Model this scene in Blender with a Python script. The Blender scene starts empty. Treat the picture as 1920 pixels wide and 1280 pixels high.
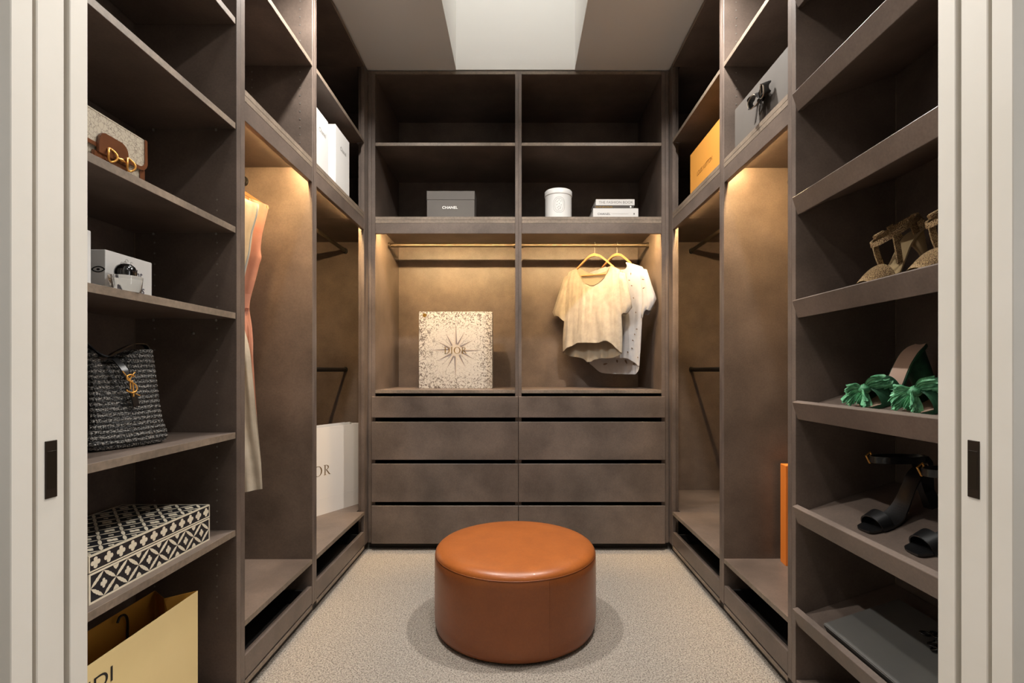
import bpy, bmesh, math, random
from mathutils import Vector, Matrix
random.seed(7)
C = bpy.context.scene.collection
SC = bpy.context.scene
PI = math.pi

# ------------------------------------------------------------------ camera, world, exposure
cam = bpy.data.cameras.new('camera'); cam_o = bpy.data.objects.new('camera', cam); C.objects.link(cam_o)
cam.sensor_width = 36; cam.lens = 940/1920*36
cam.shift_x = -12/1920; cam.shift_y = 55/1920
cam.clip_start = .02
cam_o.location = (0, 0, 1.0); cam_o.rotation_euler = (PI/2, 0, 0)
SC.camera = cam_o
SC.view_settings.view_transform = 'Standard'; SC.view_settings.look = 'None'
SC.view_settings.exposure = 0.0; SC.view_settings.gamma = 1; SC.view_settings.use_curve_mapping = False
SC.cycles.use_denoising = True
SC.cycles.max_bounces = 10; SC.cycles.diffuse_bounces = 6
SC.cycles.sample_clamp_indirect = 4
w = bpy.data.worlds.new('world'); SC.world = w; w.use_nodes = True
w.node_tree.nodes['Background'].inputs[0].default_value = (.80, .88, 1, 1)
w.node_tree.nodes['Background'].inputs[1].default_value = 1.0

def area(name, loc, rot, sx, sy, power, col, shape='RECTANGLE', spread=180):
    l = bpy.data.lights.new(name, 'AREA'); l.shape = shape; l.size = sx
    if shape == 'RECTANGLE': l.size_y = sy
    l.energy = power; l.color = col; l.spread = math.radians(spread)
    o = bpy.data.objects.new(name, l); C.objects.link(o); o.location = loc; o.rotation_euler = rot
    return o
# daylight through the roof window at the top of the shaft
area('skylight_daylight', (-.017, 2.15, 4.30), (0, 0, 0), .64, 1.28, 10.5, (.97, .99, 1))
# downlights in the wardrobe ceiling
DOWN = [(-.60, 1.90, 24), (.60, 1.90, 24), (.02, 1.12, 10)]
for x, y, pw in DOWN:
    area('downlight_lamp', (x, y, 2.664), (0, 0, 0), .08 if x < .1 and x > -.1 else .07, 0, pw, (1, .965, .91), 'DISK', 150)
# lamps of the room in front
for x, y in [(-.55, .25), (.55, .25)]:
    area('room_lamp', (x, y, 2.66), (0, 0, 0), .20, 0, 4.0, (1, .97, .95), 'DISK', 170)
# side fill lights added in the room in front to brighten the jambs
area('side_fill', (1.97, .46, 1.35), (0, math.radians(90), 0), 1.5, .46, 17, (.97, .985, 1))
area('side_fill', (-1.97, .46, 1.35), (0, math.radians(-90), 0), 1.5, .46, 10.5, (.97, .985, 1))
LEDC = (1.0, .68, .33)
LEDS = 470.0

# ------------------------------------------------------------------ helpers
def lin(c):
    r = []
    for v in c:
        v /= 255
        r.append(v/12.92 if v <= .04045 else ((v+.055)/1.055)**2.4)
    return (*r, 1)
def mat(name, col, rough=.5, metal=0, col2=None, nscale=6, grain=0, gscale=200, bump=0, bscale=200, emit=0, coat=0, trans=0, sheen=0, mix=(.35,.65), sub=0):
    m = bpy.data.materials.new(name); m.use_nodes = True
    nt = m.node_tree; b = nt.nodes['Principled BSDF']
    b.inputs['Roughness'].default_value = rough; b.inputs['Metallic'].default_value = metal
    b.inputs['Coat Weight'].default_value = coat
    b.inputs['Sheen Weight'].default_value = sheen
    b.inputs['Transmission Weight'].default_value = trans
    tc = nt.nodes.new('ShaderNodeTexCoord')
    n = nt.nodes.new('ShaderNodeTexNoise'); n.inputs['Scale'].default_value = nscale; n.inputs['Detail'].default_value = 6
    n.inputs['Roughness'].default_value = .6
    nt.links.new(tc.outputs['Object'], n.inputs['Vector'])
    r = nt.nodes.new('ShaderNodeValToRGB')
    r.color_ramp.elements[0].position = mix[0]; r.color_ramp.elements[1].position = mix[1]
    r.color_ramp.elements[0].color = lin(col); r.color_ramp.elements[1].color = lin(col2 or col)
    nt.links.new(n.outputs['Fac'], r.inputs['Fac'])
    out = r.outputs['Color']
    if grain:
        g = nt.nodes.new('ShaderNodeTexNoise'); g.inputs['Scale'].default_value = gscale; g.inputs['Detail'].default_value = 3
        nt.links.new(tc.outputs['Object'], g.inputs['Vector'])
        mr = nt.nodes.new('ShaderNodeMapRange'); mr.inputs['From Min'].default_value = .3; mr.inputs['From Max'].default_value = .7
        mr.inputs['To Min'].default_value = 1-grain; mr.inputs['To Max'].default_value = 1+grain
        nt.links.new(g.outputs['Fac'], mr.inputs['Value'])
        mx = nt.nodes.new('ShaderNodeMixRGB'); mx.blend_type = 'MULTIPLY'; mx.inputs['Fac'].default_value = 1
        nt.links.new(out, mx.inputs[1]); nt.links.new(mr.outputs[0], mx.inputs[2]); out = mx.outputs[0]
    nt.links.new(out, b.inputs['Base Color'])
    if bump:
        bn = nt.nodes.new('ShaderNodeTexNoise'); bn.inputs['Scale'].default_value = bscale; bn.inputs['Detail'].default_value = 4
        nt.links.new(tc.outputs['Object'], bn.inputs['Vector'])
        bp = nt.nodes.new('ShaderNodeBump'); bp.inputs['Strength'].default_value = bump; bp.inputs['Distance'].default_value = .002
        nt.links.new(bn.outputs['Fac'], bp.inputs['Height']); nt.links.new(bp.outputs[0], b.inputs['Normal'])
    if emit:
        b.inputs['Emission Color'].default_value = lin(col) if isinstance(emit, (int, float)) else emit[0]
        b.inputs['Emission Strength'].default_value = emit if isinstance(emit, (int, float)) else emit[1]
    return m
def nodes_of(m):
    return m.node_tree, m.node_tree.nodes['Principled BSDF']

W = {}
def link(o): C.objects.link(o)
def thing(name, label, cat, loc=(0,0,0), rot=(0,0,0), group=None, M=None):
    o = bpy.data.objects.new(name, None); link(o)
    o.empty_display_size = .05
    if M is None:
        M = Matrix.Translation(loc) @ Matrix.Rotation(rot[2], 4, 'Z') @ Matrix.Rotation(rot[1], 4, 'Y') @ Matrix.Rotation(rot[0], 4, 'X')
    o.matrix_world = M; W[o] = M.copy()
    tag(o, label, cat, group); return o
def tag(o, label, cat, group=None):
    o['label'] = label; o['category'] = cat
    if group: o['group'] = group
    return o
def add(name, bm, m, parent=None, local=False, smooth=False, kind=None, label=None):
    if parent is not None and not local:
        bm.transform(W[parent].inverted())
    bmesh.ops.recalc_face_normals(bm, faces=bm.faces)
    me = bpy.data.meshes.new(name); bm.to_mesh(me); bm.free()
    if smooth:
        for p in me.polygons: p.use_smooth = True
    me.materials.append(m)
    o = bpy.data.objects.new(name, me); link(o)
    if parent is not None:
        o.parent = parent; W[o] = W[parent]
    else: W[o] = Matrix()
    if kind: o['kind'] = kind
    if label: o['label'] = label
    return o
def struct(name, bm, m, smooth=False, label=None):
    return add(name, bm, m, None, kind='structure', smooth=smooth, label=label)
def autosmooth(o, ang=40):
    # keep creases sharper than ang
    me = o.data
    bm = bmesh.new(); bm.from_mesh(me)
    for e in bm.edges:
        if len(e.link_faces) == 2 and e.calc_face_angle(0) > math.radians(ang): e.smooth = False
    for f in bm.faces: f.smooth = True
    bm.to_mesh(me); bm.free(); return o

def bx(bm, x0, x1, y0, y1, z0, z1, bev=.0008, M=None):
    x0, x1 = min(x0,x1), max(x0,x1); y0, y1 = min(y0,y1), max(y0,y1); z0, z1 = min(z0,z1), max(z0,z1)
    g = bmesh.new()
    bmesh.ops.create_cube(g, size=1)
    g.transform(Matrix.Translation(((x0+x1)/2,(y0+y1)/2,(z0+z1)/2)) @ Matrix.Diagonal((x1-x0,y1-y0,z1-z0,1)))
    if bev: bmesh.ops.bevel(g, geom=g.edges[:], offset=min(bev, (x1-x0)/3, (y1-y0)/3, (z1-z0)/3), segments=1 if bev < .002 else 3, affect='EDGES')
    if M is not None: g.transform(M)
    merge(bm, g); return bm
def merge(bm, g):
    vs = {v: bm.verts.new(v.co) for v in g.verts}
    for f in g.faces:
        try: bm.faces.new([vs[v] for v in f.verts])
        except ValueError: pass
    g.free()
def box(name, x0, x1, y0, y1, z0, z1, m, parent=None, bev=.0008, local=False, **k):
    return add(name, bx(bmesh.new(), x0, x1, y0, y1, z0, z1, bev), m, parent, local=local, **k)
def lathe(bm, prof, c=(0,0,0), n=64, cap=True):
    rings = []
    for r, z in prof:
        if r < 1e-6: rings.append([bm.verts.new((c[0], c[1], c[2]+z))])
        else: rings.append([bm.verts.new((c[0]+r*math.cos(2*PI*i/n), c[1]+r*math.sin(2*PI*i/n), c[2]+z)) for i in range(n)])
    for a, b in zip(rings, rings[1:]):
        for i in range(n):
            j = (i+1) % n
            if len(a) == 1 and len(b) == 1: continue
            if len(a) == 1: bm.faces.new((a[0], b[i], b[j]))
            elif len(b) == 1: bm.faces.new((a[i], a[j], b[0]))
            else: bm.faces.new((a[i], a[j], b[j], b[i]))
    if cap:
        for r in (rings[0], rings[-1]):
            if len(r) > 2: bm.faces.new(r)
    return bm
def loft(bm, rings, cap=True, closed=True):
    R = [[bm.verts.new(p) for p in r] for r in rings]
    n = len(R[0])
    for a, b in zip(R, R[1:]):
        for i in range(n if closed else n-1):
            j = (i+1) % n
            try: bm.faces.new((a[i], a[j], b[j], b[i]))
            except ValueError: pass
    if cap and closed:
        bm.faces.new(R[0]); bm.faces.new(R[-1][::-1])
    return bm
def tube(bm, pts, r, n=8, cap=True):
    pts = [Vector(p) for p in pts]
    rs = r if isinstance(r, (list, tuple)) else [r]*len(pts)
    rings = []; up = None
    for i, p in enumerate(pts):
        t = (pts[min(i+1, len(pts)-1)] - pts[max(i-1, 0)]).normalized()
        if up is None:
            up = Vector((0,0,1)) if abs(t.z) < .9 else Vector((1,0,0))
        a = t.cross(up).normalized(); up = a.cross(t).normalized()
        rings.append([p + (a*math.cos(2*PI*k/n) + up*math.sin(2*PI*k/n))*rs[i] for k in range(n)])
    return loft(bm, rings, cap)
def ribbon(bm, pts, wdir, width, th=.002):
    pts = [Vector(p) for p in pts]; rings = []
    for i, p in enumerate(pts):
        t = (pts[min(i+1, len(pts)-1)] - pts[max(i-1, 0)]).normalized()
        wv = Vector(wdir[i] if isinstance(wdir, list) else wdir)
        wv = (wv - t*wv.dot(t)).normalized(); nn = t.cross(wv).normalized()
        ww = width[i] if isinstance(width, list) else width
        rings.append([p + wv*ww/2 + nn*th/2, p - wv*ww/2 + nn*th/2, p - wv*ww/2 - nn*th/2, p + wv*ww/2 - nn*th/2])
    return loft(bm, rings)
def cat(pts, n=8):
    P = [Vector(p) for p in pts]; P = [2*P[0]-P[1]] + P + [2*P[-1]-P[-2]]
    out = []
    for i in range(1, len(P)-2):
        for k in range(n):
            t = k/n
            out.append(.5*((2*P[i]) + (-P[i-1]+P[i+1])*t + (2*P[i-1]-5*P[i]+4*P[i+1]-P[i+2])*t*t + (-P[i-1]+3*P[i]-3*P[i+1]+P[i+2])*t**3))
    out.append(P[-2]); return out
class Frame:
    def __init__(s, o, r, u):
        s.o = Vector(o); s.r = Vector(r).normalized(); s.u = Vector(u).normalized(); s.n = s.r.cross(s.u).normalized()
    def p(s, x, y, z=0): return s.o + s.r*x + s.u*y + s.n*z
def flat(name, polys, fr, m, parent, lift=.0006, th=0, **k):
    bm = bmesh.new()
    for pl in polys:
        top = [bm.verts.new(fr.p(x, y, lift+th)) for x, y in pl]
        f = bm.faces.new(top)
        if th:
            bot = [bm.verts.new(fr.p(x, y, lift)) for x, y in pl]
            n = len(pl)
            for i in range(n): bm.faces.new((top[i], top[(i+1) % n], bot[(i+1) % n], bot[i]))
    bmesh.ops.triangulate(bm, faces=[f for f in bm.faces if len(f.verts) > 4])
    return add(name, bm, m, parent, **k)
def text(name, s, fr, wd, ht, m, parent, lift=.0006, slant=0, font_bold=0, **k):
    cu = bpy.data.curves.new('t', 'FONT'); cu.body = s; cu.resolution_u = 6; cu.offset = font_bold
    o = bpy.data.objects.new('t', cu)
    me = bpy.data.meshes.new_from_object(o)
    xs = [v.co.x for v in me.vertices]; ys = [v.co.y for v in me.vertices]
    cx, cy = (min(xs)+max(xs))/2, (min(ys)+max(ys))/2; sx = wd/(max(xs)-min(xs)); sy = ht/(max(ys)-min(ys))
    bm = bmesh.new(); bm.from_mesh(me)
    for v in bm.verts:
        a = (v.co.x-cx)*sx; b = (v.co.y-cy)*sy
        v.co = fr.p(a+b*slant, b, lift)
    bpy.data.objects.remove(o); bpy.data.curves.remove(cu); bpy.data.meshes.remove(me)
    return add(name, bm, m, parent, **k)
def arc(cx, cy, rx, ry, a0, a1, n=20):
    return [(cx+rx*math.cos(math.radians(a0+(a1-a0)*i/n)), cy+ry*math.sin(math.radians(a0+(a1-a0)*i/n))) for i in range(n+1)]
def ringpoly(o, i):
    return [[o[k], o[k+1], i[k+1], i[k]] for k in range(len(o)-1)]
def rect(x0, x1, y0, y1): return [(x0,y0),(x1,y0),(x1,y1),(x0,y1)]
def serif_dior(h, sp=1.0, only=None):
    """thick and thin capitals D I O R, height 1 each, laid out along x and centred"""
    D = [rect(.10,.22,0,1), rect(0,.34,0,.035), rect(0,.34,.965,1)] + ringpoly(arc(.30,.5,.52,.5,-90,90), arc(.30,.5,.38,.465,-90,90))
    I = [rect(.10,.22,0,1), rect(0,.32,0,.035), rect(0,.32,.965,1)]
    O = ringpoly(arc(.5,.5,.5,.515,0,360,36), arc(.5,.5,.36,.48,0,360,36))
    R = [rect(.10,.22,0,1), rect(0,.32,0,.035), rect(0,.30,.965,1)] + ringpoly(arc(.28,.76,.34,.24,-90,90), arc(.28,.76,.22,.205,-90,90)) + [[(.26,.52),(.38,.52),(.80,0),(.66,0)], rect(.64,.86,0,.03)]
    out = []; x = 0
    for g, wd in ((D,.82),(I,.32),(O,1.0),(R,.86)):
        out += [[((px+x), py) for px, py in pl] for pl in g]; x += wd + .16*sp
    tot = x-.16*sp
    return [[((px-tot/2)*h, (py-.5)*h) for px, py in pl] for pl in out], tot*h

# ------------------------------------------------------------------ materials
M = {}
M['lam'] = mat('brown_laminate', (82,71,64), .40, col2=(118,103,93), nscale=3.6, grain=.10, gscale=160, mix=(.32,.68))
M['edge'] = mat('laminate_edging', (112,99,86), .5, col2=(138,122,106), nscale=9, grain=.16, gscale=90)
M['kick'] = mat('dark_kickboard', (48,42,37), .6, col2=(56,48,42))
M['black_in'] = mat('dark_drawer_box', (30,27,25), .6)
M['rail'] = mat('dark_bronze_rail', (70,60,48), .38, metal=.75)
M['white_paint'] = mat('warm_white_paint', (222,216,205), .55, col2=(226,220,210))
M['ceil'] = mat('ceiling_paint', (222,222,221), .8)
M['wallgrey'] = mat('grey_wall_paint', (204,202,197), .8)
M['shaft'] = mat('shaft_paint', (236,234,230), .8)
M['handle'] = mat('dark_bronze_handle', (54,46,38), .4, metal=.6)
M['handle_in'] = mat('dark_bronze_recess', (44,38,29), .35, metal=.5)
M['pin'] = mat('shelf_pin_metal', (150,146,138), .35, metal=.5)
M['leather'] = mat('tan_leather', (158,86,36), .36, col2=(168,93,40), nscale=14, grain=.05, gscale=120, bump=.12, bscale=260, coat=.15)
M['leather_shaded'] = mat('tan_leather_shaded', (138,76,36), .36, col2=(146,81,40), nscale=10, grain=.05, gscale=120, bump=.12, bscale=260, coat=.1)  # same tan leather, darkened to put the shade on the ottoman sides into colour
M['black'] = mat('matt_black', (18,17,17), .45)
M['black_leather'] = mat('black_leather', (20,20,21), .32, coat=.3)
M['white_card'] = mat('white_card', (208,206,203), .55)
M['white_card2'] = mat('white_bag_paper', (226,220,214), .4)
M['grey_card'] = mat('charcoal_card', (88,82,77), .6, col2=(94,88,82))
M['dark_card'] = mat('dark_grey_card', (74,72,69), .6, col2=(82,80,76))
M['yellow'] = mat('yellow_paper', (232,206,146), .5, col2=(238,212,154), nscale=3)
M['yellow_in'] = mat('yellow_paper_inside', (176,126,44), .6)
M['lvorange'] = mat('saffron_card', (212,146,62), .55)
M['orange'] = mat('orange_card', (232,130,46), .55)
M['gold'] = mat('polished_gold', (236,176,92), .32, metal=.75)
M['goldprint'] = mat('gold_foil_print', (128,98,36), .35, metal=.5)
M['bronzeprint'] = mat('bronze_foil_print', (128,104,66), .4, metal=.4)
M['whiteprint'] = mat('white_print', (240,238,234), .5)
M['blackprint'] = mat('black_print', (22,20,20), .5)
M['greyprint'] = mat('grey_print', (120,116,112), .5)
M['blueprint'] = mat('blue_black_print', (52,50,66), .5)
M['brownprint'] = mat('brown_print', (120,76,30), .5)
M['wood'] = mat('pale_beech', (172,122,78), .45, col2=(184,134,88), nscale=20)
M['linen'] = mat('cream_linen', (160,150,136), .85, col2=(174,163,148), nscale=30, grain=.05, gscale=300, bump=.25, bscale=180, sheen=.2)
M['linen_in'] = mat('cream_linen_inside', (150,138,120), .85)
M['broderie'] = mat('white_cotton', (170,168,170), .85, col2=(180,178,178), nscale=20, bump=.2, bscale=150)
M['cream_dress'] = mat('ecru_cotton', (186,174,156), .85, col2=(200,188,170), nscale=18, bump=.25, bscale=90)
M['peach'] = mat('peach_linen', (192,134,114), .85, col2=(202,146,124), nscale=18, bump=.25, bscale=90)
M['bluehem'] = mat('pale_blue_piping', (160,168,178), .8)
M['green'] = mat('green_raffia', (56,128,86), .5, col2=(126,200,150), nscale=60, bump=.5, bscale=120)
M['green_dark'] = mat('dark_green_raffia', (30,72,50), .6, col2=(44,92,62), nscale=50, bump=.4, bscale=120)
M['insole'] = mat('pale_insole', (226,192,170), .5)
M['brown_leather'] = mat('chestnut_leather', (88,52,30), .26, col2=(106,63,38), coat=.3)
M['ink'] = mat('ink_black_inlay', (34,36,40), .4)
M['bone'] = mat('bone_inlay', (222,210,186), .4, col2=(232,221,198), nscale=40)
M['candle'] = mat('white_ceramic', (232,231,228), .35)
M['chain'] = mat('glossy_black', (14,13,13), .12, coat=.6)
M['led'] = mat('led_strip', (255,190,110), .5, emit=((*LEDC, 1), LEDS))
M['lampglow'] = mat('lamp_lens', (255,240,215), .5, emit=((1,.9,.75,1), 4))
# glass
M['glass'] = mat('bottle_glass', (244,244,240), .04, trans=1)
M['glass'].node_tree.nodes['Principled BSDF'].inputs['IOR'].default_value = 1.45
# carpet: looped wool, mottled
def carpet():
    m = mat('wool_loop_carpet', (190,178,160), .95)
    nt, b = nodes_of(m)
    tc = nt.nodes.new('ShaderNodeTexCoord')
    v = nt.nodes.new('ShaderNodeTexVoronoi'); v.inputs['Scale'].default_value = 230
    nt.links.new(tc.outputs['Object'], v.inputs['Vector'])
    n = nt.nodes.new('ShaderNodeTexNoise'); n.inputs['Scale'].default_value = 190; n.inputs['Detail'].default_value = 4
    nt.links.new(tc.outputs['Object'], n.inputs['Vector'])
    r = nt.nodes.new('ShaderNodeValToRGB'); e = r.color_ramp.elements
    e[0].position = .34; e[0].color = lin((122,112,102)); e[1].position = .56; e[1].color = lin((190,179,166))
    nt.links.new(n.outputs['Fac'], r.inputs['Fac'])
    mr = nt.nodes.new('ShaderNodeMapRange'); mr.inputs['From Min'].default_value = .0; mr.inputs['From Max'].default_value = .9
    mr.inputs['To Min'].default_value = 1.08; mr.inputs['To Max'].default_value = .62
    nt.links.new(v.outputs['Distance'], mr.inputs['Value'])
    mx = nt.nodes.new('ShaderNodeMixRGB'); mx.blend_type = 'MULTIPLY'; mx.inputs['Fac'].default_value = 1
    nt.links.new(r.outputs['Color'], mx.inputs[1]); nt.links.new(mr.outputs[0], mx.inputs[2])
    nt.links.new(mx.outputs[0], b.inputs['Base Color'])
    bp = nt.nodes.new('ShaderNodeBump'); bp.inputs['Strength'].default_value = .8; bp.inputs['Distance'].default_value = .004; bp.invert = True
    nt.links.new(v.outputs['Distance'], bp.inputs['Height']); nt.links.new(bp.outputs[0], b.inputs['Normal'])
    return m
M['carpet'] = carpet()
def voronoi_lines(name, base, line, scale, width, rough=.6, warp=0):
    m = mat(name, base, rough); nt, b = nodes_of(m)
    tc = nt.nodes.new('ShaderNodeTexCoord')
    v = nt.nodes.new('ShaderNodeTexVoronoi'); v.feature = 'DISTANCE_TO_EDGE'; v.inputs['Scale'].default_value = scale
    vec = tc.outputs['Object']
    if warp:
        n = nt.nodes.new('ShaderNodeTexNoise'); n.inputs['Scale'].default_value = scale*.8
        nt.links.new(vec, n.inputs['Vector'])
        mx = nt.nodes.new('ShaderNodeVectorMath'); mx.operation = 'MULTIPLY_ADD'; mx.inputs[1].default_value = (warp,)*3
        nt.links.new(n.outputs['Color'], mx.inputs[0]); nt.links.new(vec, mx.inputs[2]); vec = mx.outputs[0]
    nt.links.new(vec, v.inputs['Vector'])
    r = nt.nodes.new('ShaderNodeValToRGB'); e = r.color_ramp.elements
    e[0].position = width*.4; e[0].color = lin(line); e[1].position = width; e[1].color = lin(base)
    nt.links.new(v.outputs['Distance'], r.inputs['Fac']); nt.links.new(r.outputs['Color'], b.inputs['Base Color'])
    return m
M['canvas'] = voronoi_lines('monogram_canvas', (172,160,140), (122,110,96), 100, .055, warp=.014)
def engraving():
    m = mat('engraved_print', (232,222,204), .6); nt, b = nodes_of(m)
    tc = nt.nodes.new('ShaderNodeTexCoord')
    n = nt.nodes.new('ShaderNodeTexNoise'); n.inputs['Scale'].default_value = 52; n.inputs['Detail'].default_value = 5; n.inputs['Distortion'].default_value = .5
    nt.links.new(tc.outputs['Object'], n.inputs['Vector'])
    a = nt.nodes.new('ShaderNodeMath'); a.operation = 'SUBTRACT'; a.inputs[1].default_value = .5
    nt.links.new(n.outputs['Fac'], a.inputs[0])
    ab = nt.nodes.new('ShaderNodeMath'); ab.operation = 'ABSOLUTE'; nt.links.new(a.outputs[0], ab.inputs[0])
    # denser near the border of the 0.455 x 0.478 face (object origin at the bottom centre)
    sp = nt.nodes.new('ShaderNodeSeparateXYZ'); nt.links.new(tc.outputs['Object'], sp.inputs[0])
    def absn(sock, off, half):
        s = nt.nodes.new('ShaderNodeMath'); s.operation = 'SUBTRACT'; s.inputs[1].default_value = off; nt.links.new(sock, s.inputs[0])
        q = nt.nodes.new('ShaderNodeMath'); q.operation = 'ABSOLUTE'; nt.links.new(s.outputs[0], q.inputs[0])
        d = nt.nodes.new('ShaderNodeMath'); d.operation = 'DIVIDE'; d.inputs[1].default_value = half; nt.links.new(q.outputs[0], d.inputs[0]); return d
    mxn = nt.nodes.new('ShaderNodeMath'); mxn.operation = 'MAXIMUM'
    nt.links.new(absn(sp.outputs['X'], 0, .2275).outputs[0], mxn.inputs[0]); nt.links.new(absn(sp.outputs['Z'], .225, .25).outputs[0], mxn.inputs[1])
    mr = nt.nodes.new('ShaderNodeMapRange'); mr.inputs['From Min'].default_value = .45; mr.inputs['From Max'].default_value = .95
    mr.inputs['To Min'].default_value = .008; mr.inputs['To Max'].default_value = .055
    nt.links.new(mxn.outputs[0], mr.inputs['Value'])
    dv = nt.nodes.new('ShaderNodeMath'); dv.operation = 'DIVIDE'; nt.links.new(ab.outputs[0], dv.inputs[0]); nt.links.new(mr.outputs[0], dv.inputs[1])
    r = nt.nodes.new('ShaderNodeValToRGB'); e = r.color_ramp.elements
    e[0].position = .25; e[0].color = lin((84,70,62)); e[1].position = 1.0; e[1].color = lin((190,184,176))
    nt.links.new(dv.outputs[0], r.inputs['Fac']); nt.links.new(r.outputs['Color'], b.inputs['Base Color'])
    return m
M['engrave'] = engraving()
def woven(name, c1, c2, scale, rough=.5, metal=0):
    m = mat(name, c1, rough, metal); nt, b = nodes_of(m)
    tc = nt.nodes.new('ShaderNodeTexCoord')
    v = nt.nodes.new('ShaderNodeTexVoronoi'); v.inputs['Scale'].default_value = scale; v.inputs['Randomness'].default_value = .8
    nt.links.new(tc.outputs['Object'], v.inputs['Vector'])
    r = nt.nodes.new('ShaderNodeValToRGB'); e = r.color_ramp.elements
    e[0].position = .15; e[0].color = lin(c2); e[1].position = .6; e[1].color = lin(c1)
    nt.links.new(v.outputs['Distance'], r.inputs['Fac']); nt.links.new(r.outputs['Color'], b.inputs['Base Color'])
    bp = nt.nodes.new('ShaderNodeBump'); bp.inputs['Strength'].default_value = .9; bp.inputs['Distance'].default_value = .002; bp.invert = True
    nt.links.new(v.outputs['Distance'], bp.inputs['Height']); nt.links.new(bp.outputs[0], b.inputs['Normal'])
    return m
M['goldweave'] = woven('gold_braid', (104,74,44), (240,206,150), 560, .4, .2)
M['goldleather'] = mat('gold_leather', (206,180,136), .28, metal=.45)
M['crochet'] = woven('black_raffia', (16,16,16), (150,145,138), 300, .42)
def crochet_rows(m):
    nt, b = nodes_of(m); v = [n for n in nt.nodes if n.type == 'TEX_VORONOI'][0]
    tc = [n for n in nt.nodes if n.type == 'TEX_COORD'][0]
    mp = nt.nodes.new('ShaderNodeMapping'); mp.inputs['Scale'].default_value = (1, .62, 1.25); mp.inputs['Rotation'].default_value = (math.radians(9), 0, 0)
    nt.links.new(tc.outputs['Object'], mp.inputs['Vector']); nt.links.new(mp.outputs[0], v.inputs['Vector'])
    w_ = nt.nodes.new('ShaderNodeTexWave'); w_.bands_direction = 'Z'; w_.inputs['Scale'].default_value = 25; w_.inputs['Distortion'].default_value = 1.2; w_.inputs['Detail Scale'].default_value = 12
    nt.links.new(tc.outputs['Object'], w_.inputs['Vector'])
    n_ = nt.nodes.new('ShaderNodeTexNoise'); n_.inputs['Scale'].default_value = 420; nt.links.new(tc.outputs['Object'], n_.inputs['Vector'])
    ad = nt.nodes.new('ShaderNodeMath'); ad.operation = 'MULTIPLY'; nt.links.new(w_.outputs['Fac'], ad.inputs[0]); nt.links.new(n_.outputs['Fac'], ad.inputs[1])
    mr = nt.nodes.new('ShaderNodeMapRange'); mr.inputs['From Min'].default_value = .10; mr.inputs['From Max'].default_value = .50; mr.inputs['To Min'].default_value = .12; mr.inputs['To Max'].default_value = 1.9
    nt.links.new(ad.outputs[0], mr.inputs['Value'])
    mx = nt.nodes.new('ShaderNodeMixRGB'); mx.blend_type = 'MULTIPLY'; mx.inputs['Fac'].default_value = 1
    rp = [n for n in nt.nodes if n.type == 'VALTORGB'][-1]
    nt.links.new(rp.outputs['Color'], mx.inputs[1]); nt.links.new(mr.outputs[0], mx.inputs[2]); nt.links.new(mx.outputs[0], b.inputs['Base Color'])
crochet_rows(M['crochet'])

# ------------------------------------------------------------------ room shell
H = 2.68
ZB = 2.80; DB = .56; YB = ZB+DB      # back unit front plane, depth
FX = .84; DX = .56                   # side unit front plane, depth
SH = (-.349, .316, 1.50, 2.80)       # ceiling shaft x0,x1,y0,y1
struct('floor', bx(bmesh.new(), -2.0, 2.0, -2.5, 3.60, -.05, 0, 0), M['carpet'])
bm = bmesh.new()
bx(bm, -1.6, SH[0], .60, 3.5, H, H+.05, 0); bx(bm, SH[1], 1.6, .60, 3.5, H, H+.05, 0)
bx(bm, SH[0], SH[1], .60, SH[2], H, H+.05, 0); bx(bm, SH[0], SH[1], SH[3], 3.5, H, H+.05, 0)
struct('ceiling', bm, M['ceil'])
bm = bmesh.new()
bx(bm, SH[0]-.02, SH[0], SH[2], SH[3], H+.05, 4.36, 0); bx(bm, SH[1], SH[1]+.02, SH[2], SH[3], H+.05, 4.36, 0)
bx(bm, SH[0]-.02, SH[1]+.02, SH[3], SH[3]+.02, H+.05, 4.36, 0); bx(bm, SH[0]-.02, SH[1]+.02, SH[2]-.02, SH[2], H+.05, 4.36, 0)
struct('wall_shaft', bm, M['shaft'])
# plaster lining of the slab's edge around the shaft
bm = bmesh.new()
bx(bm, SH[0]-.001, SH[0]+.0015, SH[2], SH[3], H, H+.06, 0); bx(bm, SH[1]-.0015, SH[1]+.001, SH[2], SH[3], H, H+.06, 0)
bx(bm, SH[0], SH[1], SH[3]-.0015, SH[3]+.001, H+.001, H+.06, 0)
struct('trim_5', bm, M['shaft'])
bm = bmesh.new(); bx(bm, SH[0]-.02, SH[1]+.02, SH[2]-.02, SH[3]+.02, 4.36, 4.40, 0)
struct('window_roof', bm, M['white_paint'])
struct('wall_left', bx(bmesh.new(), -1.50, -1.425, .8736, 3.5, 0, H, 0), M['wallgrey'])
struct('wall_right', bx(bmesh.new(), 1.425, 1.50, .8736, 3.5, 0, H, 0), M['wallgrey'])
struct('wall_back', bx(bmesh.new(), -1.5, 1.5, YB+.02, 3.5, 0, H, 0), M['wallgrey'])
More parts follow.
